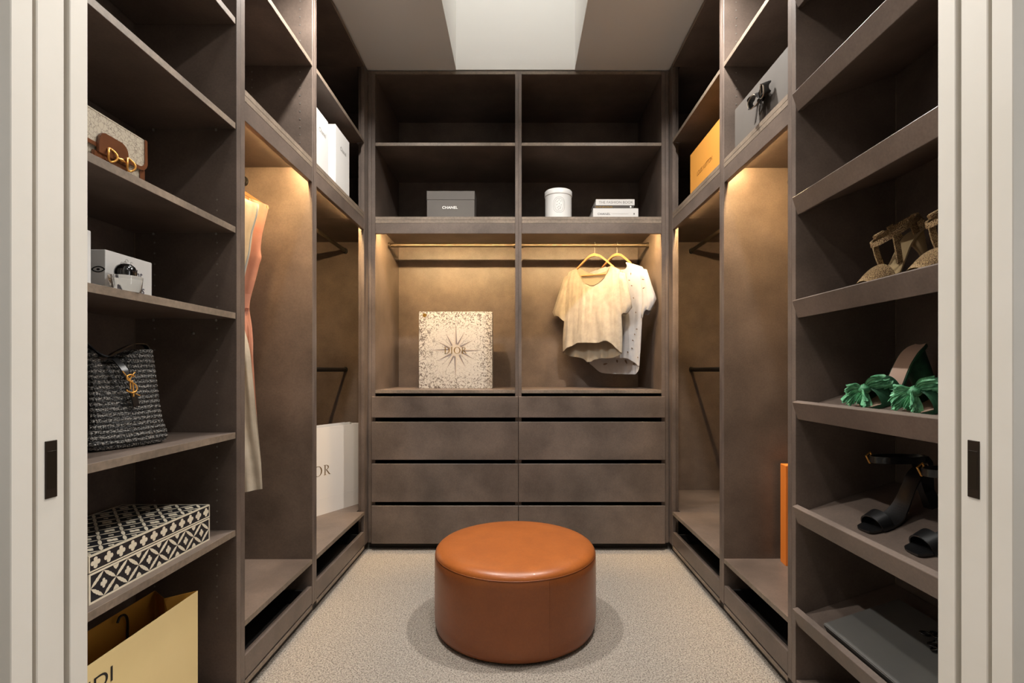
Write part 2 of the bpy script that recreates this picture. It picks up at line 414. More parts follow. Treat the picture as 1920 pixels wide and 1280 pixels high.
# wall with the pocket doors: two plaster leaves with a slot between, split jambs, doors in the slot
XJ = {-1: .75, 1: .7305}
for s, side in ((-1, 'left'), (1, 'right')):
    xj = XJ[s]
    bm = bmesh.new()
    bx(bm, s*(xj+.018), s*2.0, .7406, .7745, 0, 2.42, 0)
    bx(bm, s*(xj+.018), s*2.0, .8385, .8736, 0, 2.42, 0)
    struct('wall_front_'+side, bm, M['wallgrey'])
    struct('trim_'+('1' if s < 0 else '2'), bx(bmesh.new(), s*xj, s*(xj+.018), .7406, .7745, 0, 2.40, .0012), M['white_paint'])
    struct('trim_'+('3' if s < 0 else '4'), bx(bmesh.new(), s*xj, s*(xj+.018), .8385, .8736, 0, 2.40, .0012), M['white_paint'])
    d = struct('door_'+('1' if s < 0 else '2'), bx(bmesh.new(), s*(xj+.0015), s*(xj+.80), .7825, .8300, .01, 2.40, .0015), M['white_paint'])
    # slim edge pull let into the leading edge
    y0, y1 = .7952, .8156
    p = box('edge_pull', s*(xj-.0004), s*(xj+.004), y0, y1, .796, .888, M['handle'], d, .0006, label='slim dark bronze edge pull')
    bm = bmesh.new()
    bx(bm, s*(xj-.0008), s*(xj+.001), y0+.0025, y1-.0025, .811, .8715, .0003)
    add('finger_plate', bm, M['handle_in'], p)
bm = bmesh.new(); bx(bm, -2.0, 2.0, .7406, .8736, 2.42, H+.05, 0); struct('wall_front', bm, M['wallgrey'])
# the room in front of the wardrobe
struct('wall_room_left', bx(bmesh.new(), -2.1, -2.0, -2.5, .88, 0, H, 0), M['wallgrey'])
struct('wall_room_right', bx(bmesh.new(), 2.0, 2.1, -2.5, .88, 0, H, 0), M['wallgrey'])
struct('wall_room_rear', bx(bmesh.new(), -2.1, 2.1, -2.6, -2.5, 0, H, 0), M['wallgrey'])
for s, n in ((1, 'fill_frame_1'), (-1, 'fill_frame_2')):  # frames added around the side fill lights, no windows known there
    bm = bmesh.new()
    for z0, z1, y0, y1 in ((.55,.60,.18,.735), (2.10,2.15,.18,.735), (.60,2.10,.18,.23), (.60,2.10,.69,.735)): bx(bm, s*1.94, s*2.0, y0, y1, z0, z1, .002)
    struct(n, bm, M['white_paint'])
struct('ceiling_room', bx(bmesh.new(), -2.1, 2.1, -2.6, .75, H, H+.05, 0), M['ceil'])

# downlight fittings
for i, (x, y, pw) in enumerate(DOWN):
    t = thing('downlight', ('small recessed downlight in the left ceiling strip', 'small recessed downlight in the right ceiling strip', 'small recessed downlight in the ceiling just inside the doorway')[i], 'light', (x, y, H), group='ceiling downlights')
    bm = bmesh.new(); lathe(bm, [(.040,-.001),(.052,-.004),(.055,0),(.040,0)], n=32, cap=False); add('bezel', bm, M['white_paint'], t, local=True, smooth=True)
    bm = bmesh.new(); lathe(bm, [(0,-.0008),(.040,-.0008)], n=32, cap=False); add('lens', bm, M['lampglow'], t, local=True)

# ------------------------------------------------------------------ wardrobe units
def holes(parent, x, ys, zs, face, rad=.0028):
    """small metal-lined shelf pin holes on a panel whose face is at y=face (facing -y) or at x=face"""
    bm = bmesh.new()
    for a, z in [(a, z) for a in x for z in zs]:
        vs = []
        for k in range(8):
            c, s_ = rad*math.cos(PI*k/4), rad*math.sin(PI*k/4)
            vs.append(bm.verts.new((a+c, face-.0007, z+s_) if ys == 'y' else (face+ys, a+c, z+s_)))
        bm.faces.new(vs)
    return add('shelf_pin_hole', bm, M['pin'], parent, kind='stuff')
ZS = lambda a, b: [a+.032*i for i in range(int((b-a)/.032)+1)]
TOP0, TOP1 = 2.656, 2.674

def side_unit(s, ya, yb, ta, tb, yopen, label, group, hang):
    """ya..yb the outer faces; ta,tb thickness of near and far panel; yopen end of the open front"""
    side = 'left' if s < 0 else 'right'
    f, bk = s*FX, s*(FX+DX)
    t = thing('wardrobe_hanging_unit', label, 'wardrobe', (s*(FX+DX/2), (ya+yb)/2, 0))
    i0, i1 = ya+ta, yb-tb
    box('side_panel', f, bk, ya, i0, 0.046, TOP1, M['lam'], t)
    box('side_panel', f if yopen >= i1-1e-4 else s*(FX+.02), bk, i1, yb, 0.046, TOP1, M['lam'], t)
    if yopen < i1-1e-4:
        box('corner_post', f, s*(FX+.018), yopen, ZB-.0005, .046, TOP1, M['lam'], t)
        box('corner_post', s*(FX+.0185), s*(FX+.0385), yopen+.02, yopen+.04, .046, TOP1, M['lam'], t)
    box('back_panel', s*(FX+DX-.008), bk, i0+.0005, i1-.0005, .06, TOP1, M['lam'], t, 0)
    ye = i1-.0005
    yf = min(yopen, i1)-.0005
    sx = lambda d: s*(FX+d)
    inner = DX-.009
    if yopen < i1-1e-4:
        L_ = [(0, sx(.0005), yf, 0), (0, 0, ye, .019)]
    def board(name, z0, z1, setback=.0008):
        bm = bmesh.new()
        if yopen < i1-1e-4:
            bx(bm, sx(setback), sx(inner), i0+.0005, yf, z0, z1)
            bx(bm, sx(.042), sx(inner), yf+.0001, ye, z0, z1)
        else: bx(bm, sx(setback), sx(inner), i0+.0005, ye, z0, z1)
        b_ = add(name, bm, M['lam'], t)
        box('edge_band', sx(setback-.0006), sx(setback+.0002), i0+.0006, yf-.0001, z0+.0002, z1-.0002, M['edge'], b_, .0002)
        return b_
    board('top_board', TOP0, TOP1)
    board('shelf', 2.242, 2.260, .001)
    board('deck', 1.847, 1.8645); board('deck', 1.829, 1.8465, .0012)
    # fascia hiding the light strip
    box('fascia', sx(.001), sx(.019), i0+.0005, yf, 1.769, 1.8285, M['lam'], t)
    box('light_strip', sx(.022), sx(.032), i0+.01, yf-.01, 1.822, 1.8285, M['led'], t, 0, label='glowing warm strip light')
    board('base_deck', .215, .233)
    # low open drawer under the base deck
    d = box('drawer', sx(.001), sx(.019), i0+.002, yf-.0015, .052, .1235, M['lam'], t)
    bm = bmesh.new()
    bx(bm, sx(.0195), sx(.48), i0+.014, i0+.026, .056, .115); bx(bm, sx(.0195), sx(.48), yf-.026, yf-.014, .056, .115)
    bx(bm, sx(.468), sx(.48), i0+.026, yf-.026, .056, .115)
    bx(bm, sx(.0195), sx(.468), i0+.026, yf-.026, .056, .064)
    add('drawer_box', bm, M['black_in'], d)
    board('bottom_board', .0305, .046)
    box('kickboard', sx(.018), sx(.034), ya, yb if yopen >= i1-1e-4 else ZB+.03, 0, .030, M['kick'], t)
    # rails
    for zr, y0 in hang:
        r = thing_rail(s, i0, ye, zr, t)
    if yopen >= i1-1e-4:
        holes(t, [sx(.05), sx(.246)], 'y', [z for z in ZS(1.93, 2.62)], i1)
    return t
def thing_rail(s, y0, y1, z, t):
    x = s*(FX+.272)
    bm = bmesh.new()
    prof = [(x+.0075*math.cos(2*PI*k/16), z+.013*math.sin(2*PI*k/16)) for k in range(16)]
    loft(bm, [[(a, y0+.006, b) for a, b in prof], [(a, y1-.006, b) for a, b in prof]])
    r = autosmooth(add('hanging_rail', bm, M['rail'] if z > 1.2 else M['black'], t))
    for yy, d in ((y0, .014), (y1, -.014)):
        bm = bmesh.new()
        lo = [(x+.012*math.cos(2*PI*k/20), z+.018*math.sin(2*PI*k/20)) for k in range(20)]
        loft(bm, [[(a, yy, b) for a, b in lo], [(a, yy+d, b) for a, b in lo]])
        autosmooth(add('rail_socket', bm, M['black'], r))
    return r

LB = {-1: (1.4946, 1.540, 2.044, 2.087), 1: (1.519, 1.5636, 2.050, 2.094)}
FARY = 3.232
for s, side in ((-1, 'left'), (1, 'right')):
    a0, a1, b0, b1 = LB[s]
    am, bm_ = (a0+a1)/2, (b0+b1)/2
    if s < 0:
        l2 = 'brown hanging wardrobe section on the left holding the cream and peach garments'
        l3 = 'brown corner wardrobe section on the left holding the white paper carrier bag'
    else:
        l2 = 'brown hanging wardrobe section on the right with charcoal box above and orange box below'
        l3 = 'empty railed brown corner wardrobe section on the right below the saffron box'
    side_unit(s, am, bm_, a1-am, bm_-b0, 9, l2, None, [(1.7715, 0)])
    side_unit(s, bm_, FARY+.02, b1-bm_, .02, 2.732, l3, None, [(1.7715, 0), (1.008, 0)])

# left shelving unit
def shelf_unit_shell(s, label):
    am = (LB[s][0]+LB[s][1])/2
    t = thing('wardrobe_shelving_unit', label, 'wardrobe', (s*(FX+.15), 1.2, 0))
    box('side_panel', s*FX, s*(FX+.32), LB[s][0], am, .046, TOP1, M['lam'], t)
    box('side_panel', s*FX, s*(FX+.32), .882, .900, .046, TOP1, M['lam'], t)
    box('back_panel', s*(FX+.303), s*(FX+.315), .9005, LB[s][0]-.0035, .06, TOP1, M['lam'], t, 0)
    box('corner_bead', s*(FX+.3015), s*(FX+.306), LB[s][0]-.0030, LB[s][0]-.0008, .07, TOP0, M['edge'], t, 0)
    box('top_board', s*(FX+.001), s*(FX+.302), .9005, LB[s][0]-.0005, TOP0, TOP1, M['lam'], t)
    box('kickboard', s*(FX+.018), s*(FX+.034), .882, am, 0, .0455, M['kick'], t)
    return t, LB[s][0]
t, ye = shelf_unit_shell(-1, 'brown open shelving unit on the left holding handbags and boxes')
box('bottom_board', -.841, -1.142, .9005, ye-.0005, .047, .070, M['lam'], t)
LSH = [2.05, 1.738, 1.429, 1.173, .8170, .5265]
for z in LSH:
    b_ = box('shelf', -.8432, -1.142, .9008, ye-.0012, z-.0185, z, M['lam'], t, .001)
    box('edge_band', -.8425, -.8434, .9010, ye-.0014, z-.0183, z-.0002, M['edge'], b_, .0002)
zz = [z for z in ZS(.262, 1.53) if all(not (q-.02 < z < q+.002) for q in LSH)]
holes(t, [-.898, -1.084], 'y', zz, ye)
bm = bmesh.new()
for z in LSH[1:]:
    for x in (-.898, -1.084): lathe(bm, [(0,-.004),(.003,-.003),(.003,.003),(0,.004)], (x, ye-.006, z-.0225), n=8)
add('shelf_pin', bm, M['pin'], t, kind='stuff')
bm = bmesh.new(); lathe(bm, [(0,-.003),(.0042,-.002),(.0042,.002),(0,.003)], n=12)
bm.transform(Matrix.Translation((-.968, ye-.002, 1.112)) @ Matrix.Rotation(PI/2, 4, 'X')); add('screw_cap', bm, M['pin'], t, smooth=True)

# right shoe unit with tilted lipped shelves
t, ye = shelf_unit_shell(1, 'brown shoe rack unit on the right with slanted lipped shelves')
box('bottom_board', .841, 1.142, .9005, ye-.0005, .047, .065, M['lam'], t)
TILT = math.atan(.333); ct, st = math.cos(TILT), math.sin(TILT)
RL = [2.151, 1.8387, 1.526, 1.214, .908, .5934, .2835]
def shelf_frame(L):
    """matrix: local x runs back along the shelf surface from just behind the lip, z is its normal, y along the unit"""
    return Matrix.Translation((.8535, 0, L-.0222)) @ Matrix.Rotation(-TILT, 4, 'Y')
for L in RL:
    Mx = shelf_frame(L)
    sp = add('shoe_shelf', bx(bmesh.new(), .0002, .300, .9008, ye-.001, -.018, 0, .0008, Mx), M['lam'], t)
    add('shelf_lip', bx(bmesh.new(), -.018, 0, .9008, ye-.001, -.0285, .0265, .0012, Mx), M['lam'], sp)

# back units
def back_unit(s, label):
    t = thing('wardrobe_drawer_unit', label, 'wardrobe', (s*.41, ZB+.28, 0))
    fy = ZB+.0005
    X = lambda a: s*a
    box('side_panel', X(.0002), X(.018), fy, YB, .041, TOP1, M['lam'], t)
    box('side_panel', X(.800), X(.8205), fy, YB, .041, TOP1, M['lam'], t)
    box('filler_panel', X(.821), X(.8395), fy-.0005, fy+.018, .041, TOP1, M['lam'], t)
    box('back_panel', X(.0185), X(.7995), YB-.01, YB, .06, TOP1, M['lam'], t, 0)
    def bd(n, z0, z1, sb=.001):
        b_ = box(n, X(.0185), X(.7995), fy+sb, YB-.0105, z0, z1, M['lam'], t)
        box('edge_band', X(.0186), X(.7994), fy+sb-.0006, fy+sb+.0002, z0+.0002, z1-.0002, M['edge'], b_, .0002)
    bd('top_board', TOP0, TOP1); bd('shelf', 2.2575, 2.2755, .003)
    bd('deck', 1.8435, 1.861); bd('deck', 1.8255, 1.843, .0016)
    box('fascia', X(.0185), X(.7995), fy+.001, fy+.019, 1.767, 1.825, M['lam'], t)
    box('light_strip', X(.03), X(.788), fy+.022, fy+.032, 1.8185, 1.825, M['led'], t, 0, label='glowing warm strip light')
    bd('counter', .875, .893)
    box('divider_rail', X(.0185), X(.7995), fy+.40, fy+.416, .06, .874, M['black_in'], t, 0)
    for z0, z1 in ((.7408,.857),(.5064,.7165),(.2726,.4835),(.0410,.2505)):
        d = box('drawer', X(.0015), X(.8155), fy-.0185, fy-.0008, z0, z1, M['lam'], t, .0010)
        bm = bmesh.new(); h1 = z1-.035
        bx(bm, X(.03), X(.042), fy, fy+.38, z0+.01, h1); bx(bm, X(.776), X(.788), fy, fy+.38, z0+.01, h1)
        bx(bm, X(.042), X(.776), fy+.368, fy+.38, z0+.01, h1); bx(bm, X(.042), X(.776), fy, fy+.368, z0+.01, z0+.02)
        add('drawer_box', bm, M['black_in'], d)
    box('bottom_board', X(.0185), X(.7995), fy+.001, fy+.39, .041, .0495, M['lam'], t)
    box('kickboard', X(.0002), X(.8395), fy+.038, fy+.052, 0, .0405, M['kick'], t)
    bm = bmesh.new(); x0, x1, yr, z = .0185, .7995, 3.078, 1.771
    prof = [(yr+.0075*math.cos(2*PI*k/16), z+.013*math.sin(2*PI*k/16)) for k in range(16)]
    loft(bm, [[(X(x0+.004), a, b) for a, b in prof], [(X(x1-.004), a, b) for a, b in prof]])
    r = autosmooth(add('hanging_rail', bm, M['rail'], t))
    for a0, a1 in ((x0, x0+.012), (x1-.014, x1)):
        bm = bmesh.new(); lo = [(yr+.012*math.cos(2*PI*k/20), z+.018*math.sin(2*PI*k/20)) for k in range(20)]
        loft(bm, [[(X(a0), a, b) for a, b in lo], [(X(a1), a, b) for a, b in lo]])
        autosmooth(add('rail_socket', bm, M['rail'], r))
    holes(t, [fy+.02], s*-.0007, ZS(1.95, 2.22)+ZS(2.30, 2.44), X(.800))
    return t
back_unit(-1, 'left brown drawer unit on the back wall with compass-star box on its counter')
back_unit(1, 'right brown drawer unit on the back wall with two blouses hanging above its counter')

# ------------------------------------------------------------------ ottoman
t = thing('ottoman', 'round tan leather ottoman standing on the carpet in the middle', 'ottoman', (-.012, 2.0, 0))
bm = bmesh.new(); lathe(bm, [(0,.3235),(.12,.323),(.20,.3215),(.255,.3195),(.285,.316),(.300,.3105),(.309,.3035),(.3135,.297),(.3145,.2915)], n=128, cap=False)
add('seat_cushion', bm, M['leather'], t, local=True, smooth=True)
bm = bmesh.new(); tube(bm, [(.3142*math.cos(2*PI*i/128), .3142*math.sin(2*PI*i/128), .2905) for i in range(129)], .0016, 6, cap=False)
add('piping', bm, M['leather_shaded'], t, local=True, smooth=True)
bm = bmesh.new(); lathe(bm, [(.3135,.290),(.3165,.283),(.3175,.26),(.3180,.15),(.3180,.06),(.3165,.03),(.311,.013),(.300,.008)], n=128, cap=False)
b = add('body', bm, M['leather_shaded'], t, local=True, smooth=True)
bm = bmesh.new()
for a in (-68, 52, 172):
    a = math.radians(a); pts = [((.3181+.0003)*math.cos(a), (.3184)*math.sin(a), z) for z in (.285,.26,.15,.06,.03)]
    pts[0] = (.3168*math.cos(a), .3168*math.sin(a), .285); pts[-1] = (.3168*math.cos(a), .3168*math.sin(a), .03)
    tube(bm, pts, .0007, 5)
add('seam', bm, M['leather_shaded'], b, local=True, kind='stuff')
bm = bmesh.new(); lathe(bm, [(0,0),(.292,0),(.296,.009),(0,.009)], n=96); add('base', bm, M['black'], t, local=True)

# ------------------------------------------------------------------ shared builders
def carton(name, label, ctg, x0, x1, y0, y1, z0, h, m, lid=None, group=None, rz=0, lidside=None):
    """a box with a separate lid (lid = height of the lid)"""
    cx, cy = (x0+x1)/2, (y0+y1)/2; hx, hy = abs(x1-x0)/2, abs(y1-y0)/2
    t = thing(name, label, ctg, (cx, cy, z0), (0, 0, rz), group)
    if lid:
        box('box_base', -hx+.0012, hx-.0012, -hy+.0012, hy-.0012, 0, h-lid, m, t, .0008, local=True)
        box('lid', -hx, hx, -hy, hy, h-lid+.0005, h, m, t, .0008, local=True)
    else:
        box('box_base', -hx, hx, -hy, hy, 0, h-.0008, m, t, .0008, local=True)
        box('lid', -hx+.001, hx-.001, -hy+.001, hy-.001, h-.0008, h, m, t, .0002, local=True)
    return t
def X_frame(s, x, y, z):
    """frame on a face looking into the aisle from side unit s, reading left to right"""
    return Frame((x, y, z), (0, 1, 0) if s < 0 else (0, -1, 0), (0, 0, 1))

# white boxes upper left
for (y0, y1, h, xx, lab) in ((2.094+.001, 2.272, .262, .862, 'nearer white box standing on the upper left deck behind the post'), (2.325, 2.514, .280, .848, 'farther taller white box standing on the upper left deck by the corner')):
    t = carton('tall_box', lab, 'box', -xx, -xx-.12, y0, y1, 1.8647, h, M['white_card'], group='white boxes on the upper left deck')
    fr = X_frame(-1, -xx, (y0+y1)/2+(.022 if y0 < 2.2 else .006), 1.8647+h*.70)
    text('lettering', 'Chanel', fr, .078, .020, M['greyprint'], t, slant=.15)

# saffron box upper right
t = carton('shipping_box', 'saffron yellow box standing on the upper right deck', 'box', .868, 1.00, 2.14, 2.532, 1.8647, .224, M['lvorange'])
t2 = t
text('lettering', 'LOUIS VUITTON', X_frame(1, .868, 2.34, 1.955), .19, .021, M['brownprint'], t)
# charcoal box with bow
t = carton('gift_box', 'long charcoal grey gift box with black bow on the upper right deck', 'box', .862, 1.06, 1.5655, 1.996, 1.8647, .174, M['grey_card'])
bm = bmesh.new()
by, bz, bxx = 1.745, 1.955, .852
for sg in (-1, 1):
    loop = cat([(bxx, by, bz), (bxx-.012, by+sg*.026, bz+.026), (bxx-.018, by+sg*.056, bz+.014), (bxx-.014, by+sg*.050, bz-.014), (bxx-.006, by+sg*.020, bz-.012), (bxx, by, bz)], 5)
    ribbon(bm, loop, (1, 0, .45), [.026+.010*math.sin(i*.9) for i in range(len(loop))], .0012)
    tr_ = bmesh.new() if sg < 0 else tr_
    ribbon(tr_, [p+Vector((-.010, 0, -.006)) for p in loop], (1, 0, .45), .004, .0020)
M['satin'] = mat('black_satin', (26,24,23), .28, coat=.3); M['ribbon_edge'] = mat('pale_ribbon_edge', (176,162,146), .4)
bow = add('bow', bm, M['satin'], t, smooth=False, label='black satin bow'); add('ribbon_edge', tr_, M['ribbon_edge'], bow)
bm = bmesh.new(); lathe(bm, [(0,-.011),(.008,-.009),(.010,0),(.008,.009),(0,.011)], (bxx-.007, by, bz), n=12); add('bow_knot', bm, M['black_leather'], bow, smooth=True)
for sg, ln in ((-1, .062), (1, .085)):
    bm = bmesh.new(); pts = cat([(bxx-.004, by, bz), (bxx-.012, by+sg*.012, bz-.022), (bxx-.014, by+sg*.017, bz-.045), (bxx-.018, by+sg*.022, bz-ln)], 5)
    ribbon(bm, pts, (.25, 1, .3), .024, .0012); add('bow_tail', bm, M['satin'], bow)
# orange box lower right
t = carton('flat_box', 'slim bright orange box standing upright on the right base deck', 'box', 1.052, 1.33, 1.955, 2.005, .2335, .394, M['orange'], rz=math.radians(-6))

# charcoal CHANEL box, back left
t = carton('keepsake_box', 'low charcoal box with white lettering on the upper back deck', 'box', -.5215, -.2486, 2.85, 2.98, 1.8613, .161, M['grey_card'], lid=.05)
text('lettering', 'CHANEL', Frame((-.389, 2.85, 1.8613+.0665), (1,0,0), (0,0,1)), .088, .0155, M['whiteprint'], t, lift=.0012, font_bold=.02)

# compass star box
CBX, CBY = -.383, 3.06
t = thing('presentation_box', 'large square white and gold compass-star printed box standing upright on the counter', 'box', (CBX, CBY, .8932))
CW, CH = .4475, .468
box('box_base', -CW/2+.001, CW/2-.001, .03, .115, 0, CH-.001, M['white_card'], t, .001, local=True)
lid = box('lid', -CW/2, CW/2, 0, .0295, 0, CH, M['engrave'], t, .001, local=True, label='lid printed with fine sepia engraving')
fr = Frame((CBX, CBY, .8932+.232), (1,0,0), (0,0,1))
R1, R2 = [], []
rays = [(90,.175),(270,.185),(0,.165),(180,.165)] + [(a,.125) for a in (28,62,118,152,208,242,298,332)] + [(a,.14) for a in (45,135,225,315)]
rays = [(a+2*(k > 3), r) for k, (a, r) in enumerate(rays)]
for k, (a, r) in enumerate(rays):
    a = math.radians(a); hw = .0105 if k < 4 else .011
    ca, sa = math.cos(a), math.sin(a)
    r0 = .028
    if k < 12:
        R1.append([(ca*r, sa*r), (ca*r0-sa*hw, sa*r0+ca*hw), (ca*r0, sa*r0)])
        R2.append([(ca*r, sa*r), (ca*r0, sa*r0), (ca*r0+sa*hw, sa*r0-ca*hw)])
    else:
        for q in (-1, 1):
            R1.append([(ca*r, sa*r), (ca*r0-q*sa*hw*.3, sa*r0+q*ca*hw*.3), (ca*r0-q*sa*hw*.15, sa*r0+q*ca*hw*.15)])
M['star_dark'] = mat('star_grey_print', (118,108,108), .6); M['star_light'] = mat('star_pale_print', (186,174,160), .6)
flat('star_print', R2[:4]+R1[4:], fr, M['star_dark'], lid, .0007, kind='stuff'); flat('star_print', R1[:4]+R2[4:], fr, M['star_light'], lid, .0006, kind='stuff')
flat('medallion', ringpoly(arc(0,0,.037,.037,0,360,40), arc(0,0,.0345,.0345,0,360,40)), fr, M['star_light'], lid, .0008)
flat('medallion', [arc(0,0,.033,.033,0,360,32)[:-1]], fr, M['star_light'], lid, .00085)
pol, tw = serif_dior(.040, 1.0)
flat('lettering', pol, fr, M['goldprint'], lid, .0012, .0006, label='gold capitals')
flat('sun_print', [arc(-.190,.214,.012,.012,0,360,18)[:-1]], fr, M['goldprint'], lid, .0009)

# candle
t = thing('candle_jar', 'white ceramic candle jar with lid and oval emblem on the upper back deck', 'candle', (.233, 2.925, 1.8613))
bm = bmesh.new(); lathe(bm, [(0,0),(.073,0),(.0755,.003),(.0765,.02),(.0765,.149),(0,.149)], n=64); autosmooth(add('jar', bm, M['candle'], t, local=True))
bm = bmesh.new(); lathe(bm, [(0,.1495),(.0795,.1495),(.080,.153),(.0795,.176),(.076,.180),(0,.182)], n=64); autosmooth(add('lid', bm, M['candle'], t, local=True))
bm = bmesh.new()
def oncyl(a, z, r=.0768): return (r*math.sin(a), -r*math.cos(a), z)
for (ra, rz_) in ((.43,.044), (.32,.036)):
    tube(bm, [oncyl(ra*(abs(math.cos(q))**.8)*math.copysign(1, math.cos(q))-.02, .083+rz_*(abs(math.sin(q))**.8)*math.copysign(1, math.sin(q))) for q in [2*PI*i/40 for i in range(41)]], .0006, 5, cap=False)
for dx_, dz_ in ((-.16,.018),(-.02,.026),(.12,.020),(-.18,0),(.0,.006),(.14,-.002),(-.14,-.016),(-.03,-.010),(.06,-.022),(.10,-.014),(-.06,-.026)):
    tube(bm, [oncyl(dx_+.035*math.cos(q), .083+dz_+.0035*math.sin(q*1.3)) for q in [i*.8 for i in range(7)]], .0006, 5)
add('emblem', bm, M['greyprint'], t, local=True, kind='stuff')

# books
def book(label, x0, x1, z0, h, y0, dep, m, title):
    t = thing('book', label, 'book', ((x0+x1)/2, y0, z0), group='books stacked on the upper back deck')
    hw = (x1-x0)/2
    bm = bmesh.new()
    bx(bm, -hw, hw, .0, dep, 0, .003, .0005); bx(bm, -hw, hw, 0, dep, h-.003, h, .0005); bx(bm, -hw, hw, -.0015, .003, 0, h, .001)
    add('cover', bm, m, t, local=True)
    box('page_block', -hw+.003, hw-.003, .0035, dep-.004, .0032, h-.0032, M['white_card'], t, 0, local=True)
    title(t, (x0+x1)/2, z0+h/2, y0-.0016, hw)
    return t
def tt1(t, x, z, y, hw):
    f = Frame((x+.004, y, z), (1,0,0), (0,0,1)); text('lettering', 'THE FASHION BOOK', f, hw*2*.88, .0145, M['greyprint'], t)
def tt2(t, x, z, y, hw):
    f = Frame((x-hw*.45, y, z), (1,0,0), (0,0,1)); flat('title_print', [rect(-hw*.47+i*.0052, -hw*.47+i*.0052+(.0034 if i % 3 else .002), -.0045, .0045-(i % 4)*.0012) for i in range(19)], f, M['goldprint'], t)
    flat('emblem', [arc(hw*.87, 0, .0045, .0055, 0, 360, 12)[:-1]], Frame((x, y, z), (1,0,0), (0,0,1)), M['whiteprint'], t)
def tt3(t, x, z, y, hw):
    f = Frame((x-hw*.52, y, z-.004), (1,0,0), (0,0,1)); text('lettering', 'CHANEL', f, hw*.56, .0115, M['blackprint'], t)
    flat('rule_print', [rect(-hw*.15, hw*.55, -.0042, -.0034), rect(hw*.78, hw*.84, -.008, .001)], Frame((x, y, z), (1,0,0), (0,0,1)), M['greyprint'], t)
book('thick white book at the bottom of the book stack', .4215, .677, 1.8613, .0555, 2.83, .205, M['white_card'], tt3)
book('thin dark book in the middle of the book stack', .427, .648, 1.9173, .0165, 2.832, .190, mat('dark_book_cloth', (62,54,48), .6), tt2)
book('white book with grey title on top of the book stack', .4375, .657, 1.9343, .035, 2.834, .185, M['white_card'], tt1)

# ------------------------------------------------------------------ paper carrier bags
def carrier(name, label, fr, wd, dp, h, m, m_in, fold, handle=None):
    """fr: origin at bottom right front corner, r = towards the other front corner, n = depth direction away from the viewer"""
    o, r, n = fr
    o = Vector(o); r = Vector(r).normalized(); n = Vector(n).normalized(); up = Vector((0,0,1))
    Mx = Matrix((( r.x, n.x, 0, o.x), (r.y, n.y, 0, o.y), (0, 0, 1, o.z), (0,0,0,1)))
    t = thing(name, label, 'bag', M=Mx)
    P = lambda a, b, z: (a, b, z)
    def sheet(nm, pts, mm=m, th=.0012):
        bm = bmesh.new(); vs = [bm.verts.new(p) for p in pts]; bm.faces.new(vs)
        g = bmesh.ops.extrude_face_region(bm, geom=bm.faces[:])
        bm.normal_update()
        nrm = (Vector(pts[1])-Vector(pts[0])).cross(Vector(pts[2])-Vector(pts[0])).normalized()
        for v in [e for e in g['geom'] if isinstance(e, bmesh.types.BMVert)]: v.co += nrm*th
        return add(nm, bm, mm, t, local=True)
    sheet('front_panel', [P(0,0,0), P(wd,0,0), P(wd,0,h), P(0,0,h)])
    sheet('back_panel', [P(0,dp,0), P(0,dp,h), P(wd,dp,h), P(wd,dp,0)], m_in)
    for a, q in ((0, 1), (wd, -1)):
        sheet('gusset', [P(a,0.001,0), P(a+q*fold*.15,dp/2,0), P(a+q*fold,dp/2,h), P(a,0.001,h)], m_in)
        sheet('gusset', [P(a+q*fold*.15,dp/2,0), P(a,dp-.001,0), P(a,dp-.001,h), P(a+q*fold,dp/2,h)], m_in)
    sheet('bottom_panel', [P(0.003,0.003,.001), P(wd-.003,0.003,.001), P(wd-.003,dp-.003,.001), P(.003,dp-.003,.001)])
    return t
# yellow bag: front face looks into the aisle
t = carrier('carrier_bag', 'yellow paper carrier bag with black lettering at the bottom of the left shelves', ((-.861, 1.3445, .0702), (0,-1,0), (-1,0,0)), .4395, .1135, .3405, M['yellow'], M['yellow_in'], .045)
frb = X_frame(-1, -.8605, 0, 0)
text('lettering', 'FENDI', X_frame(-1, -.8598, .990, .3610), .144, .0315, M['blackprint'], t, lift=.0006)
bm = bmesh.new()
hp = cat([(-.968, 1.240, .300), (-.967, 1.240, .345), (-.964, 1.236, .385), (-.960, 1.222, .405), (-.957, 1.204, .409), (-.955, 1.194, .400)], 8)
tube(bm, hp, .0030, 8); add('rope_handle', bm, M['black'], t, smooth=True, label='black cord handle')
# white bag
u = Vector((-.155, -.279, 0)).normalized()
t = carrier('carrier_bag', 'large white paper carrier bag on the left corner base deck', ((-.911, 2.918, .2333), u, (-.875, .486, 0)), .52, .10, .465, M['white_card2'], M['white_card'], .03)
pol, tw = serif_dior(.053, 1.25)
cx = .225+tw/2
o = Vector((-.911, 2.918, .2333)) + u*cx + Vector((0,0,.235))
flat('lettering', pol, Frame(o, -u, (0,0,1)), M['bronzeprint'], t, .0022)
nrm = Vector((-.875,.486,0)).normalized()
bm = bmesh.new()
p0 = Vector((-.911, 2.918, .2333)) - nrm*.0012
for zc in (.085,):
    a = p0+Vector((0,0,zc)); b_ = p0+u*.52+Vector((0,0,zc)); tube(bm, [a, b_], .0006, 5)
tube(bm, [p0+Vector((0,0,.457)), p0+u*.52+Vector((0,0,.457))], .0006, 5)
add('fold_line', bm, M['white_card2'], t)
# turned-in flap showing above the front edge
bm = bmesh.new(); q0 = Vector((-.911, 2.918, .2333))+nrm*.03
vs = [bm.verts.new(q0+u*a+Vector((0,0,z))) for a, z in ((.08,.40),(.50,.40),(.50,.474),(.10,.476))]
bm.faces.new(vs); add('turned_flap', bm, M['white_card'], t)

